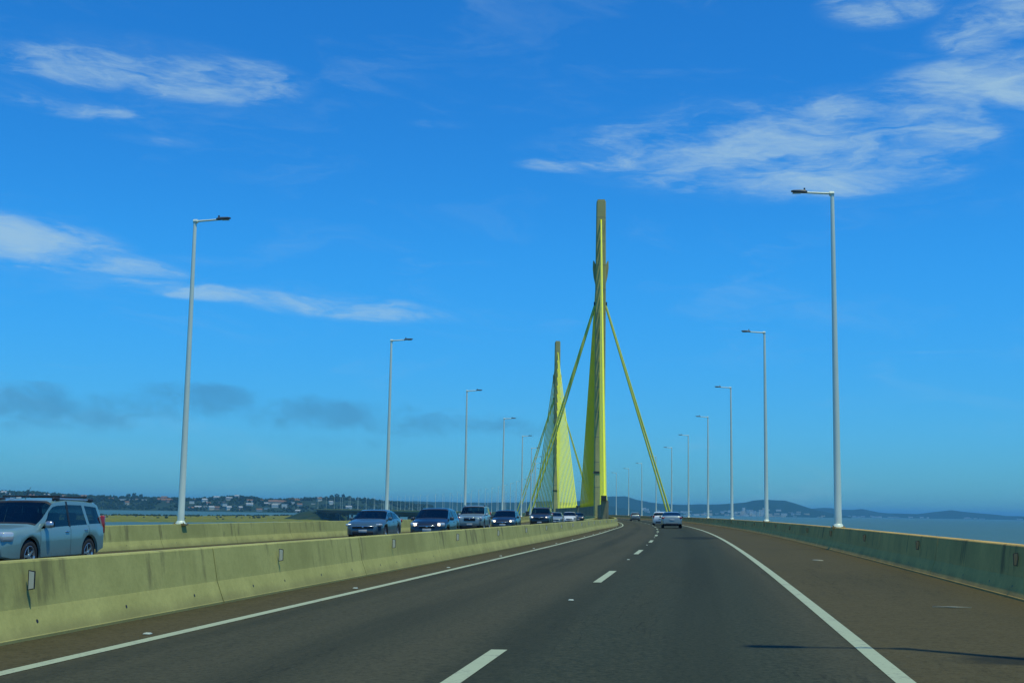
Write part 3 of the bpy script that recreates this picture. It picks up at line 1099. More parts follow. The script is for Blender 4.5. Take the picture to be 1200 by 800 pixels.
def build_car(spec, s, lat, facing, label, paint, group, lights=False, dup_of=None):
    """facing +1 drives away from the camera, -1 comes towards it"""
    c = Car(spec)
    root = empty(spec['name'])
    link('body', c.body(paint), root)
    ub = MB()
    wmax = max(p[1] for p in c.width)
    ub.box(c.x0 + .25, c.x1 - .25, -wmax + .26, wmax - .26, .20, .66)
    ub.box(c.axles[0] + c.arch + .02, c.axles[1] - c.arch - .02, -wmax + .1, wmax - .1, .19, .35)
    link('underbody', ub.mesh('underbody', M['dark']), root)
    link('windscreen', c.patch_top('windscreen', *c.ws[:2], .0, .0, M['cglass'], 8, 12, 0), root)
    link('rear_window', c.patch_top('rear_window', *c.rwin[:2], .0, .0, M['cglass'], 8, 12, 0), root)
    # black surround of the windscreen
    for (xa_, xb_, xc_, xd_) in ((c.ws[0], c.ws[0] - .05, c.ws[1] + .06, c.ws[1]),):
        tr = c.patch_top('windscreen_trim', xa_, xb_, .0, .0, M['dark'], 1, 12, .004)
        link('windscreen_trim', tr, root)
        tr = c.patch_top('windscreen_trim', xc_, xd_, .0, .0, M['dark'], 1, 12, .004)
        link('windscreen_trim', tr, root)
    belt_z = interp(0, c.belt)
    wi = max(p[1] for p in c.width)
    it = MB()
    it.box(c.ws[0] - .45, c.ws[0] - .02, -wi + .16, wi - .16, belt_z - .25, belt_z - .03)
    it.box(c.glaze[0] + .1, c.ws[0] - .1, -wi + .12, wi - .12, .40, .50)
    it.box(c.x0 + .3, c.axles[0] + .35, -wi + .14, wi - .14, .5, belt_z - .08)
    link('interior', it.mesh('interior', M['dark']), root)
    roof_z = c.ztop(-.2, 0)
    for (sx_, ys_) in ((-.05, (-.36, .36)), (-.90, (-.42, 0, .42))):
        for y_ in ys_:
            sm_ = MB()
            Mr = Matrix.Translation((sx_, y_, 0)) @ Matrix.Rotation(-.22, 4, 'Y')
            sm_.box(-.07, .07, -.23, .23, .45, belt_z + .12, 0, Mr)
            sm_.box(-.05, .05, -.12, .12, belt_z + .15, min(belt_z + .34, roof_z - .12), 0, Mr)
            sm_.box(-.0, .48, -.23, .23, .42, .56, 0, Matrix.Translation((sx_, y_, 0)))
            link('seat', sm_.mesh('seat', M['seat']), root)
    for sg in (1, -1):
        link('window_frame', c.side_frame(sg, paint), root)
        for w in c.windows:
            link('side_window', c.patch_side('side_window', w, sg, M['cglass'], 8, 4, -.004), root)
        for dx in c.handles:
            p = c.side(dx, 0)
            hb = rbox_mesh('door_handle', .17, .035, .035, .012, M['chrome'] if c.chrome_handles else paint, 1)
            link('door_handle', hb, root, (dx, sg * (p.y + .032), p.z - .10))
        # door shut lines as thin recess strips
        for dx in c.doors:
            pts = c.sect(dx)
            v = []; f = []
            for (y, z) in pts[1:5]:
                for e in (-.005, .005): v.append((dx + e, sg * (y + .0022), z))
            for i in range(3): f.append((2 * i, 2 * i + 1, 2 * i + 3, 2 * i + 2))
            link('door_seam', mesh_of('door_seam', v, f, M['dark']), root)
        mx = c.mirror_x; p = c.side(mx, .12)
        mm = rbox_mesh('mirror', .13, .20, .15, .05, paint if not c.pale_mirror else M['rim'], 2, .9)
        link('mirror', mm, root, (mx, sg * (p.y + .10), p.z + .06))
        mg = MB(); mg.box(mx - .074, mx - .066, sg * (p.y + .10) - .085, sg * (p.y + .10) + .085, p.z + .0, p.z + .115)
        link('mirror_glass', mg.mesh('mirror_glass', M['glass']), root)
    # front
    fx = c.x1; fw = interp(fx - .12, c.width)
    for sg in (1, -1):
        hl = rbox_mesh('headlight', *c.hl_size, .045, M['clear'], 2)
        link('headlight', hl, root, (c.hl[0], sg * c.hl[1], c.hl[2]), (0, 0, -sg * c.hl_yaw))
        if lights:
            bl = rbox_mesh('bulb', .04, .15, .12, .018, M['lit'], 2)
            link('bulb', bl, root, (c.hl[0] + c.hl_size[0] / 2 - .005, sg * (c.hl[1] - .05), c.hl[2]))
        tl = rbox_mesh('tail_light', *c.tl_size, .03, M['red'], 2)
        link('tail_light', tl, root, (c.tl[0], sg * c.tl[1], c.tl[2]), (0, 0, sg * .25))
    gz = c.grille
    link('grille', rbox_mesh('grille', .05, gz[1], gz[2], .02, M['dark'], 2), root, (fx - .012, 0, gz[0]))
    if c.chrome_bar:
        link('grille_bar', rbox_mesh('grille_bar', .03, gz[1] * 1.02, .035, .01, M['chrome'], 1), root, (fx + .018, 0, gz[0] + gz[2] * .32))
    link('emblem', rbox_mesh('emblem', .02, .09, .07, .008, M['chrome'], 1), root, (fx + .022, 0, gz[0] + .01))
    link('lower_grille', rbox_mesh('lower_grille', .05, 1.0, .14, .02, M['dark'], 2), root, (fx - .010, 0, .34))
    link('number_plate', rbox_mesh('number_plate', .015, .40, .13, .004, M['plate'], 1), root, (fx + .024, 0, .50 if gz[0] > .6 else .42))
    link('rear_plate', rbox_mesh('rear_plate', .015, .40, .13, .004, M['plate'], 1), root, (c.x0 - .010, 0, c.rear_plate))
    link('rear_bumper_insert', rbox_mesh('rear_bumper_insert', .05, 1.1, .16, .03, M['dark'], 2), root, (c.x0 + .012, 0, .36))
    tm, rmh = wheel_meshes(c.rw, .21)
    for xw in c.axles:
        for sg in (1, -1):
            w = link('wheel', tm, root, (xw, sg * (wmax - .135), c.rw), (0, 0, 0 if sg > 0 else math.pi))
            link('rim', rmh, w)
    if c.rails:
        for sg in (1, -1):
            rb = MB()
            xa, xb = c.rails
            pts = [(xa, 0.0), (xa + .10, .05), (xb - .10, .05), (xb, .0)]
            ya = sg * (c.sect((xa + xb) / 2)[5][0] - .05)
            for (p, q) in zip(pts[:-1], pts[1:]):
                za = c.ztop(p[0], ya); zb = c.ztop(q[0], ya)
                rb.tube((p[0], ya, za + p[1] - .01), (q[0], ya, zb + q[1] - .01), .024, .024, 8)
            rr = link('roof_rail', rb.mesh('roof_rail', M['rim'], True, 50), root)
            for xe in (xa + .04, xb - .04):
                eb = rbox_mesh('rail_foot', .28, .06, .075, .025, M['dark'], 2)
                link('rail_foot', eb, rr, (xe + (.06 if xe < 0 else -.06), ya, c.ztop(xe, ya) + .04))
        for xc in c.crossbars:
            cb = MB(); ya = c.sect(xc)[5][0] - .02
            cb.tube((xc, -ya, c.ztop(xc, 0) + .05), (xc, ya, c.ztop(xc, 0) + .05), .018, .018, 8)
            link('cross_bar', cb.mesh('cross_bar', M['dark'], True, 50), root)
    if c.antenna:
        an = MB(); an.tube((c.antenna[0], 0, c.ztop(c.antenna[0], 0)), (c.antenna[0] - .22, 0, c.ztop(c.antenna[0], 0) + .28), .006, .004, 5)
        link('antenna', an.mesh('antenna', M['dark']), root)
    h = HD(s)
    root.location = P(s, lat, .004)
    slope = math.atan((P(s + 1, lat) - P(s - 1, lat)).z / 2) * facing
    yaw = math.pi / 2 - h + (0 if facing > 0 else math.pi)
    root.rotation_euler = (math.atan(-E_SLOPE) * -facing * -1, -slope, yaw)
    tag(root, label, 'car', group)
    return root


BASE = dict(arch=.375, rw=.315, tumble=.22, windows=[], handles=[], doors=[], chrome_handles=False, pale_mirror=False, rails=None, crossbars=[], antenna=None,
            chrome_bar=True, hl_yaw=.5, sill=[(-3, .24), (3, .24)])
SUV = dict(BASE, name='compact_suv', x0=-2.05, x1=2.12, axles=(-1.24, 1.28), rw=.335, arch=.40, tumble=.20,
           top=[(-2.05, .86), (-2.03, 1.02), (-1.99, 1.12), (-1.80, 1.50), (-1.70, 1.535), (-1.2, 1.575), (-.4, 1.59), (.10, 1.565), (.28, 1.53), (1.02, 1.06), (1.10, 1.03), (1.75, .95), (2.0, .87), (2.09, .76), (2.12, .60)],
           belt=[(-2.05, .84), (-2.02, .98), (-1.95, 1.02), (-1.0, 1.00), (.6, .955), (1.05, .94), (1.75, .88), (2.0, .82), (2.09, .72), (2.12, .57)],
           width=[(-2.05, .70), (-2.02, .78), (-1.93, .83), (-1.6, .86), (0, .867), (1.4, .865), (1.8, .82), (2.0, .74), (2.09, .66), (2.12, .56)],
           sill=[(-2.05, .42), (-1.7, .34), (-1.6, .29), (1.6, .27), (1.9, .28), (2.12, .33)],
           ws=(1.03, .28, .07, .05), rwin=(-1.99, -1.80, .12, .10), glaze=(-1.93, 1.03),
           windows=[(-.30, .90, -.30, .38, .04, .86), (-1.13, -.38, -.98, -.38, .04, .86), (-1.83, -1.25, -1.66, -1.10, .06, .84)],
           handles=[-.18, -1.03], doors=[.93, -.34, -1.19], mirror_x=.72, pale_mirror=True, chrome_handles=True,
           hl=(1.925, .60, .80), hl_size=(.28, .36, .20), tl=(-1.955, .765, 1.02), tl_size=(.14, .13, .42), grille=(.74, .62, .14), rear_plate=.75,
           rails=(-1.62, .10), crossbars=[-.10, -1.30], antenna=(.15,))
def stretch(sp, k, db, dt):
    sp = dict(sp)
    for q in ('top', 'belt', 'width', 'sill'):
        sp[q] = [(x * k, z) for x, z in sp[q]]
    sp['belt'] = [(x, z + db) for x, z in sp['belt']]
    sp['top'] = [(x, z + (dt if z > 1.2 else db * .8)) for x, z in sp['top']]
    for q in ('ws', 'rwin'):
        sp[q] = (sp[q][0] * k, sp[q][1] * k, sp[q][2], sp[q][3])
    sp['windows'] = [tuple(x * k for x in w[:4]) + w[4:] for w in sp['windows']]
    for q in ('handles', 'doors', 'axles', 'glaze', 'rails', 'crossbars'):
        sp[q] = tuple(x * k for x in sp[q])
    sp['mirror_x'] *= k; sp['x0'] *= k; sp['x1'] *= k
    for q in ('hl', 'tl'):
        sp[q] = (sp[q][0] * k, sp[q][1], sp[q][2] + db)
    return sp


SUV = stretch(SUV, 1.05, -.05, -.015)
SEDAN = dict(BASE, name='sedan', x0=-2.32, x1=2.30, axles=(-1.34, 1.36), rw=.325, arch=.385, tumble=.36,
             top=[(-2.32, .72), (-2.30, .92), (-2.22, 1.04), (-1.85, 1.10), (-1.0, 1.36), (-.5, 1.42), (0.0, 1.425), (.35, 1.38), (1.18, .99), (1.3, .965), (1.85, .87), (2.12, .78), (2.26, .68), (2.30, .55)],
             belt=[(-2.32, .70), (-2.28, .90), (-2.2, .98), (-1.0, .97), (.6, .91), (1.2, .88), (1.85, .80), (2.12, .73), (2.26, .64), (2.30, .52)],
             width=[(-2.32, .72), (-2.25, .80), (-2.0, .87), (-1.4, .90), (1.4, .90), (1.85, .86), (2.1, .78), (2.25, .66), (2.30, .54)],
             sill=[(-2.32, .38), (-1.8, .24), (1.8, .22), (2.30, .26)],
             ws=(1.19, .36, .07, .06), rwin=(-1.85, -1.0, .10, .08), glaze=(-1.80, 1.19),
             windows=[(-.25, .95, -.25, .45, .05, .84), (-1.45, -.33, -.98, -.33, .05, .84)], handles=[-.15, -1.1], doors=[1.0, -.30, -1.2],
             mirror_x=.80, hl=(2.06, .66, .70), hl_size=(.24, .40, .12), tl=(-2.235, .70, .88), tl_size=(.14, .34, .15), grille=(.60, 1.0, .13), rear_plate=.72)
HATCH = dict(BASE, name='hatchback', x0=-1.95, x1=1.98, axles=(-1.22, 1.26), rw=.30, arch=.36, tumble=.30,
             top=[(-1.95, .78), (-1.93, .95), (-1.85, 1.05), (-1.55, 1.38), (-1.40, 1.44), (-.6, 1.485), (0, 1.48), (.25, 1.44), (1.08, 1.02), (1.18, .99), (1.65, .90), (1.85, .80), (1.95, .70), (1.98, .56)],
             belt=[(-1.95, .76), (-1.92, .92), (-1.84, .99), (-.8, .97), (.6, .92), (1.1, .90), (1.65, .83), (1.85, .75), (1.95, .66), (1.98, .53)],
             width=[(-1.95, .70), (-1.9, .78), (-1.7, .83), (0, .85), (1.3, .845), (1.7, .80), (1.88, .70), (1.98, .54)],
             ws=(1.09, .26, .07, .05), rwin=(-1.84, -1.56, .10, .09), glaze=(-1.70, 1.09),
             windows=[(-.25, .88, -.25, .36, .05, .85), (-1.35, -.33, -1.2, -.33, .05, .85)], handles=[-.15, -1.05], doors=[.9, -.29, -1.1],
             mirror_x=.74, hl=(1.80, .60, .74), hl_size=(.24, .32, .18), tl=(-1.88, .72, .92), tl_size=(.13, .15, .32), grille=(.64, .7, .12), rear_plate=.72)
PICK = dict(BASE, name='large_suv', x0=-2.35, x1=2.40, axles=(-1.38, 1.42), rw=.375, arch=.44, tumble=.17,
            top=[(-2.35, .90), (-2.33, 1.10), (-2.25, 1.22), (-2.08, 1.72), (-1.95, 1.78), (-.8, 1.83), (.1, 1.82), (.35, 1.77), (1.05, 1.24), (1.15, 1.20), (1.9, 1.13), (2.2, 1.05), (2.37, .92), (2.40, .70)],
            belt=[(-2.35, .88), (-2.3, 1.10), (-2.2, 1.16), (-.8, 1.14), (.6, 1.10), (1.1, 1.09), (1.9, 1.04), (2.2, .97), (2.37, .86), (2.40, .66)],
            width=[(-2.35, .80), (-2.3, .86), (-2.0, .91), (0, .925), (1.7, .92), (2.15, .87), (2.34, .76), (2.40, .62)],
            sill=[(-2.35, .48), (-1.9, .40), (1.9, .38), (2.40, .42)],
            ws=(1.06, .37, .07, .05), rwin=(-2.24, -2.09, .12, .10), glaze=(-2.20, 1.06),
            windows=[(-.35, .92, -.35, .45, .05, .86), (-1.30, -.43, -1.25, -.43, .05, .86), (-2.05, -1.42, -1.98, -1.38, .06, .85)], handles=[-.2, -1.15], doors=[.95, -.39, -1.35],
            mirror_x=.78, pale_mirror=True, hl=(2.20, .68, .92), hl_size=(.26, .34, .20), tl=(-2.27, .82, 1.15), tl_size=(.12, .13, .40), grille=(.86, .80, .24), rear_plate=.82,
            rails=(-1.9, .05), crossbars=[])
pt = {'silver_blue': mat_car('paint_silver_blue', (.19, .32, .31), .15), 'steel': mat_car('paint_steel_blue', (.06, .115, .15), .2), 'navy': mat_car('paint_navy', (.008, .014, .026), .1),
      'silver': mat_car('paint_silver', (.27, .32, .31), .2), 'silver2': mat_car('paint_silver_teal', (.19, .27, .28), .2), 'black': mat_car('paint_black', (.010, .013, .018), .1), 'white': mat_car('paint_white', (.72, .73, .72), 0.0),
      'charcoal': mat_car('paint_charcoal', (.035, .04, .045), .3)}
ON = 'oncoming cars beyond the median barrier'
AH = 'cars driving ahead on the right carriageway'
build_car(SUV, 26.65, -7.75, -1, 'silver blue compact SUV with roof rails, nearest oncoming car at far left', pt['silver_blue'], ON, True)
build_car(SEDAN, 60.0, -8.05, -1, 'steel blue oncoming sedan with chrome grille, second from the left', pt['steel'], ON)
build_car(HATCH, 57.5, -4.6, -1, 'dark navy oncoming hatchback with lit headlights behind the steel blue sedan', pt['navy'], ON, True)
build_car(PICK, 90.0, -7.75, -1, 'tall silver oncoming SUV with pale mirrors behind the navy hatchback', pt['silver2'], ON)
build_car(HATCH, 86.0, -5.0, -1, 'black oncoming hatchback with lit headlights right of the tall silver SUV', pt['black'], ON, True)
build_car(PICK, 114.0, -5.0, -1, 'black oncoming SUV with bright headlights left of the white hatchback', pt['black'], ON, True)
build_car(SEDAN, 141.0, -5.4, -1, 'silver oncoming sedan half hidden behind the black SUV', pt['silver'], ON)
build_car(HATCH, 157.0, -4.4, -1, 'white oncoming hatchback beside the far median near the pylons', pt['white'], ON)
build_car(SEDAN, 188.0, -3.9, -1, 'charcoal oncoming sedan with bright headlight, last beside the near pylon', pt['charcoal'], ON, True)
build_car(SEDAN, 113.0, 6.55, 1, 'silver sedan seen from behind, nearest car ahead in the right lane', pt['silver'], AH)
build_car(HATCH, 141.0, 6.15, 1, 'white hatchback driving just in front of the silver sedan', pt['white'], AH)
build_car(HATCH, 228.0, 6.2, 1, 'farthest small car ahead on the bend, silver with dark rear', pt['silver'], AH)

# ------------------------------------------------------------------ water, land, far hills
wb = MB()
wb.add([(-30000, -30000, WATER), (30000, -30000, WATER), (30000, 30000, WATER), (-30000, 30000, WATER)], [(0, 1, 2, 3)])
tag(link('water', wb.mesh('water', M['water'])), 'wide blue green lagoon stretching to the far shore', kind='structure')

from mathutils import noise as mnoise


def fbm(x, y, z=0.0, o=4):
    return mnoise.fractal(Vector((x, y, z)), .9, 2.0, o)


def polar(az, d, z=0.0):
    return Vector((d * math.sin(az), d * math.cos(az), z))


class Ridge:
    def __init__(s, pts, d0, depth, peak=.55, rough=.12, seed=0, wave=120):
        s.pts = pts; s.d0 = d0; s.depth = depth; s.peak = peak; s.rough = rough; s.seed = seed; s.wave = wave

    def shore(s, az):
        return s.d0 + s.wave * fbm(az * 14, s.seed, 1.5)

    def h(s, az, t):
        H = interp(az * 1000, s.pts)
        f = sstep(t / s.peak) ** .8 if t < s.peak else sstep((1 - t) / (1 - s.peak))
        n = fbm(az * 60, t * 3.0, s.seed) * s.rough * H * min(1, t * 6) * min(1, (1 - t) * 6)
        if abs(t - s.peak) < .12: n *= .35
        return max(-.6, H * f + n)

    def point(s, az, t):
        return polar(az, s.shore(az) + t * s.depth, WATER + s.h(az, t))

    def build(s, name, label, mat, step=1.2, nt=16):
        a0, a1 = s.pts[0][0] / 1000, s.pts[-1][0] / 1000
        na = int((a1 - a0) * 1000 / step)
        v = []; f = []
        for i in range(na + 1):
            az = lerp(a0, a1, i / na)
            for j in range(nt + 1):
                p = s.point(az, j / nt)
                if j in (0, nt): p.z = WATER - .8
                v.append(p)
        for i in range(na):
            for j in range(nt):
                a = i * (nt + 1) + j
                f.append((a, a + nt + 1, a + nt + 2, a + 1))
        o = link(name, mesh_of(name, v, f, mat, True))
        return tag(o, label, kind='structure')


left = Ridge([(-800, 20), (-700, 32), (-600, 26), (-500, 34), (-430, 30), (-380.4, 33), (-357.1, 34), (-342.2, 30), (-327.3, 27), (-309, 26), (-290, 26), (-259.8, 24.9), (-244, 24), (-228, 28), (-209, 32), (-196.3, 31),
              (-192.4, 25), (-176.9, 26), (-157.4, 31), (-141, 32), (-131, 33), (-118, 32), (-101, 27), (-78, 23), (-55, 14), (-38, 2)], 2760, 640, .6, .10, 3.3, 60)
left.build('wooded_hill', 'low wooded hillside with a village on the far left shore', M['hill'])
mid = Ridge([(-420, 5), (-300, 30), (-200, 38), (-131, 39.7), (-104.7, 40.3), (-78.1, 40.9), (-51.5, 41.4), (-24.7, 40.2), (2, 42.5), (28.8, 49.9), (45.5, 47.8), (62, 48), (80, 35), (110, 10), (120, 2)], 4700, 1000, .5, .14, 9.1)
mid.build('low_hills', 'low blue green hills behind the end of the bridge', M['hill_far'], 1.5, 14)
r1 = Ridge([(20, 4), (28.9, 29.5), (48.9, 59.6), (68.9, 85), (78.9, 93), (90.8, 96.6), (98.8, 78.9), (108.8, 66.1), (118.7, 57.9), (135.1, 55.1), (148.3, 58.8), (161.3, 60.2), (174.4, 66.2), (182.8, 71.7), (188.6, 83.7), (193.8, 86.5),
            (200.3, 89.4), (203.5, 87.2), (213.1, 86.2), (219.5, 73.2), (229, 51.5), (235.3, 38.6), (244.7, 26.1), (262, 4)], 6150, 1700, .5, .07, 5.7)
r1.build('blue_hill', 'hazy blue hills rising across the water right of the pylons', M['hill_far'], 1.0, 18)
r2 = Ridge([(190, 4), (213, 43.7), (229, 52.2), (241.6, 63.3), (247.9, 61.2), (252.3, 52.6), (263.6, 51.3), (269.8, 58.3), (282.2, 35.9), (288.3, 30.8), (309.7, 28.1), (324.9, 48.4), (333.9, 58.6), (342.8, 48.1), (360.5, 36), (372, 25), (383, 24),
            (420, 40), (470, 62), (520, 45), (600, 58), (680, 30), (780, 4)], 8700, 1700, .5, .06, 2.2)
r2.build('far_ridge', 'faint low ridge on the right horizon beyond the water', M['hill_far'], 1.2, 16)

# grassy marsh in front of the village
v = []; f = []
NA, ND = 110, 26
for i in range(NA + 1):
    az = lerp(-.52, -.128, i / NA)
    dn = interp(az, [(-.52, 980), (-.39, 1010), (-.259, 1074), (-.20, 1140), (-.137, 1320), (-.128, 1420)]) + 22 * fbm(az * 30, .3)
    df = interp(az, [(-.52, 1500), (-.39, 1540), (-.259, 1600), (-.20, 1750), (-.137, 2080), (-.128, 1700)]) + 40 * fbm(az * 25, 4.3)
    for j in range(ND + 1):
        t = j / ND
        z = .75 + .45 * fbm(az * 90, t * 9, 2.0)
        if j in (0, ND): z = -.7
        v.append(polar(az, lerp(dn, df, t), WATER + z))
for i in range(NA):
    for j in range(ND):
        a = i * (ND + 1) + j
        f.append((a, a + ND + 1, a + ND + 2, a + 1))
tag(link('marsh', mesh_of('marsh', v, f, M['marsh'], True)), 'flat yellow green grassy marsh bank left of the bridge', kind='structure')

# earth ramp under the far end of the bridge
v = []; f = []
ec = P(S_END + 8, 0); eh = HD(S_END)
for i in range(25):
    for j in range(33):
        x = lerp(-42, 42, i / 24); y = lerp(-75, 100, j / 32)
        dx = abs(x) / 42; dy = (max(0, -y) / 75) if y < 0 else max(0, (y - 20) / 80)
        k = sstep(1.25 - 1.25 * math.hypot(dx, dy))
        z = WATER - .8 + (ec.z - 2.2 - WATER + .8) * k + .6 * fbm(x * .03, y * .03) * k
        v.append((ec.x + x * math.cos(eh) + y * math.sin(eh), ec.y - x * math.sin(eh) + y * math.cos(eh), z))
for i in range(24):
    for j in range(32):
        a = i * 33 + j
        f.append((a, a + 33, a + 34, a + 1))
tag(link('embankment', mesh_of('embankment', v, f, M['hill'], True)), 'green earth embankment where the bridge reaches land', kind='structure')

ICO = None


def ico():
    global ICO
    if ICO is None:
        bm = bmesh.new(); bmesh.ops.create_icosphere(bm, subdivisions=1, radius=1)
        ICO = ([v.co.copy() for v in bm.verts], [tuple(x.index for x in q.verts) for q in bm.faces]); bm.free()
    return ICO


def clump(mb, c, rx, rz, rnd):
    vs, fs = ico()
    mb.add([(c[0] + q.x * rx * rnd.uniform(.65, 1.25), c[1] + q.y * rx * rnd.uniform(.65, 1.25), c[2] + q.z * rz * rnd.uniform(.65, 1.3)) for q in vs], fs)


rnd = random.Random(21)
wd = MB()
for i in range(4200):
    az = rnd.uniform(-.44, -.06); t = rnd.uniform(.02, .66) ** .9
    p = left.point(az, t)
    if p.z < WATER + 1: continue
    dens = fbm(az * 55, t * 4, 8.0)
    if az > -.27 and t < .45 and dens < -.12: continue
    r = rnd.uniform(2.2, 4.6) * (.8 if t < .3 else 1)
    clump(wd, (p.x, p.y, p.z + r * .55), r, r * rnd.uniform(.7, 1.15), rnd)
    if rnd.random() < .35:
        clump(wd, (p.x + rnd.uniform(-3, 3), p.y, p.z + r * 1.25), r * .6, r * .55, rnd)
tag(link('wood', wd.mesh('wood', M['leaf'])), 'dark green wood covering the hillside above the village', kind='stuff')

sh = MB()
for i in range(420):
    az = rnd.uniform(-.46, -.14); df = interp(az, [(-.52, 1500), (-.39, 1540), (-.259, 1600), (-.20, 1750), (-.137, 2080), (-.128, 1700)])
    d = df - rnd.random() ** 2 * 60 if rnd.random() < .8 else df - rnd.uniform(60, 430)
    r = rnd.uniform(.7, 1.7)
    p = polar(az, d, WATER + .7 + r * .4)
    clump(sh, p, r * 1.6, r * .8, rnd)
tag(link('marsh_scrub', sh.mesh('marsh_scrub', M['leaf2'])), 'dark low scrub along the far edge of the marsh', kind='stuff')


def tree(name, base, h, r, label, group, mat, seed):
    q = random.Random(seed)
    root = empty(name, base)
    t = MB()
    t.tube((0, 0, -.6), (q.uniform(-.3, .3), 0, h * .55), h * .035, h * .018, 7)
    for k in range(5):
        a = q.uniform(0, 6.28); z = h * q.uniform(.35, .55)
        t.tube((0, 0, z), (math.cos(a) * r * .6, math.sin(a) * r * .6, z + h * q.uniform(.12, .3)), h * .014, h * .006, 5)
    link('trunk', t.mesh('trunk', M['bark'], True), root)
    c = MB()
    for k in range(46):
        a = q.uniform(0, 6.28); rr = r * math.sqrt(q.random()); z = h * q.uniform(.42, .98)
        w = math.sqrt(max(.05, 1 - ((z / h - .66) / .38) ** 2))
        s_ = q.uniform(.16, .30) * r
        clump(c, (math.cos(a) * rr * w, math.sin(a) * rr * w, z), s_, s_ * .8, q)
    link('crown', c.mesh('crown', mat), root)
    return tag(root, label, 'tree', group)


# skyline trees on the hill
for i, (az, h, r) in enumerate(((-.2905, 11.5, 5.2), (-.2862, 13.5, 6.0), (-.2815, 11, 5.0))):
    p = left.point(az, .6)
    tree('broadleaf_tree', (p.x, p.y, p.z - .3), h, r, ['leftmost of three tall trees above the long white building', 'middle and tallest of three trees above the long white building', 'rightmost of three tall trees above the long white building'][i], 'skyline trees on the hillside', M['leaf'], 40 + i)
for i, (az, h, r) in enumerate(((-.1385, 10, 5.0), (-.1345, 13, 6.0), (-.130, 12, 5.5), (-.125, 9, 4.5))):
    p = left.point(az, .6)
    tree('broadleaf_tree', (p.x, p.y, p.z - .3), h, r, 'tall dark tree in the skyline clump above the far end of the bridge', 'skyline clump above the bridge end', M['leaf'], 60 + i)
for i in range(7):
    az = -.150 + .0035 * i; d = 1390 + 18 * (i % 3)
    p = polar(az, d, WATER + 2.0)
    tree('marsh_tree', p, 6.0 + (i % 3) * 1.6, 4.2, 'low bushy tree at the waterside by the far end of the bridge', 'waterside trees at the bridge end', M['leaf2'], 80 + i)


# ------------------------------------------------------------------ village and far town
def house(kind, p, yaw, w, d, h, wall, roof, label, group, gable=True, flat_over=.25):
    root = empty(kind, (p.x, p.y, p.z - .8), yaw)
    m = MB(); m.box(-w / 2, w / 2, -d / 2, d / 2, -1.5, h)
    if gable:
        m.add([(-w / 2, -d / 2, h), (-w / 2, d / 2, h), (-w / 2, 0, h + d * .28), (w / 2, -d / 2, h), (w / 2, d / 2, h), (w / 2, 0, h + d * .28)], [(0, 1, 2), (3, 5, 4)])
    link('wall', m.mesh('wall', wall), root)
    q = MB()
    if gable:
        o_ = .5; e = .22
        for sg in (-1, 1):
            z0 = h - o_ * .56 + .05; z1 = h + d * .28 + .05
            v_ = [(-w / 2 - o_, sg * (d / 2 + o_), z0), (w / 2 + o_, sg * (d / 2 + o_), z0), (w / 2 + o_, 0, z1), (-w / 2 - o_, 0, z1)]
            v_ += [(a, b, c + e) for a, b, c in v_]
            q.add(v_, [(0, 1, 2, 3), (4, 5, 6, 7), (0, 1, 5, 4), (1, 2, 6, 5), (2, 3, 7, 6), (3, 0, 4, 7)])
    else:
        q.box(-w / 2 - flat_over, w / 2 + flat_over, -d / 2 - flat_over, d / 2 + flat_over, h + .002, h + .5)
    link('roof', q.mesh('roof', roof), root)
    return tag(root, label, 'house' if kind.endswith('house') else 'building', group)


p = left.point(-.287, .40)
house('warehouse', Vector((p.x, p.y, WATER + 19.5)), .29, 62, 22, 5.5, M['h_white'], M['r_grey'], 'long low white building on the hill left of the nearest left lamp', None, False)
p = left.point(-.2645, .42)
house('village_house', Vector((p.x, p.y, WATER + 18.5)), .26, 30, 14, 5.5, M['h_pink'], M['r_tile'], 'long reddish building at the right end of the long white one', None)
p = left.point(-.181, .36)
house('village_house', Vector((p.x, p.y, WATER + 16)), .15, 34, 14, 8, M['h_cream'], M['r_tile'], 'largest cream building in the middle of the hillside village', None)
p = left.point(-.165, .52)
house('village_house', Vector((p.x, p.y, WATER + 24.5)), .15, 38, 12, 5, M['h_pink'], M['r_tile'], 'long salmon building highest on the hillside village', None)
p = left.point(-.1745, .22)
house('village_house', Vector((p.x, p.y, WATER + 7.5)), .12, 12, 10, 12, M['h_white'], M['r_grey'], 'tall narrow white house below the largest cream building', None, False)
WALLS = [('white', M['h_white']), ('white', M['h_white']), ('cream', M['h_cream']), ('salmon', M['h_pink']), ('white', M['h_white']), ('grey', M['h_grey'])]
rnd = random.Random(12)
cnt = 0; placed = []
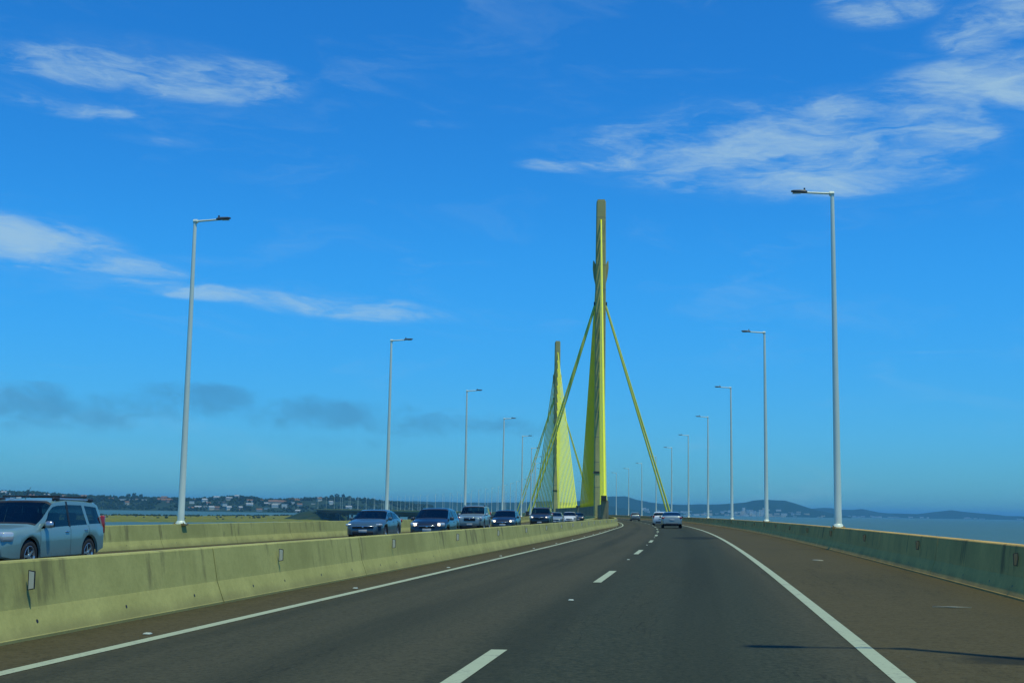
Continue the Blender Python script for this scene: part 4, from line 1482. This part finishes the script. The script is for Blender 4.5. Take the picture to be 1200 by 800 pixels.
while cnt < 56:
    az = rnd.choice([rnd.uniform(-.25, -.125), rnd.uniform(-.25, -.125), rnd.uniform(-.245, -.205), rnd.uniform(-.42, -.25)])
    t = rnd.uniform(.03, .5) if az > -.25 else rnd.uniform(.25, .5)
    if any(abs(az - a) < .0042 and abs(t - b) < .09 for a, b in placed): continue
    p = left.point(az, t)
    if p.z < WATER + 1.5: continue
    placed.append((az, t))
    cn, cm = rnd.choice(WALLS)
    tile = rnd.random() < .4
    house('village_house', p, -az + rnd.uniform(-.5, .5), rnd.uniform(7.5, 15), rnd.uniform(7, 10), rnd.choice([3.2, 3.6, 6.2, 6.5]), cm, M['r_tile'] if tile else M['r_grey'],
          f'small {cn} house with {"red tiled" if tile else "pale grey"} roof among the hillside trees', 'small hillside houses', rnd.random() < .75 or tile)
    cnt += 1
cnt = 0
while cnt < 105:
    az = rnd.choice([rnd.gauss(.185, .012), rnd.uniform(.135, .245), rnd.uniform(.085, .16), rnd.uniform(.165, .21)])
    if not .06 < az < .25: continue
    t = rnd.random() ** 2 * .16 + .01
    p = r1.point(az, t)
    p.z = max(p.z, WATER + 1.2)
    tall = abs(az - .189) < .009 and rnd.random() < .4
    h = rnd.uniform(16, 27) if tall else rnd.choice([4, 6, 7, 9, 12])
    house('tower_block' if tall else 'town_building', p, -az + rnd.uniform(-.3, .3), rnd.uniform(12, 18) if tall else rnd.uniform(12, 30), 12, h, rnd.choice([M['h_white'], M['h_white'], M['h_cream']]), M['r_grey'],
          'tiny pale tower block in the town under the blue hill' if tall else 'tiny pale building in the town along the far right shore', 'town buildings under the blue hill', False)
    cnt += 1
for i in range(34):
    az = rnd.choice([rnd.uniform(.225, .285), rnd.uniform(.29, .385)])
    p = r2.point(az, rnd.random() * .08 + .01); p.z = max(p.z, WATER + 1.2)
    house('shore_building', p, -az, rnd.uniform(14, 38), 12, rnd.choice([5, 7, 9]), M['h_white'], M['r_grey'], 'tiny white building on the faint shore at the far right', 'white buildings on the far right shore', False)

# ------------------------------------------------------------------ air
hz = MB()
hz.box(-33000, 33000, -33000, 33000, WATER - 4.2, 92)
hm = bpy.data.materials.new('haze')
hm.use_nodes = True
hm.node_tree.nodes.clear()
pv = hm.node_tree.nodes.new('ShaderNodeVolumePrincipled')
pv.inputs['Color'].default_value = HAZE_COL
pv.inputs['Density'].default_value = HAZE_DENS
pv.inputs['Anisotropy'].default_value = 0.0
ho = hm.node_tree.nodes.new('ShaderNodeOutputMaterial')
hm.node_tree.links.new(pv.outputs[0], ho.inputs['Volume'])
tag(link('haze', hz.mesh('haze', hm)), 'thin blue haze over the lagoon', kind='stuff')
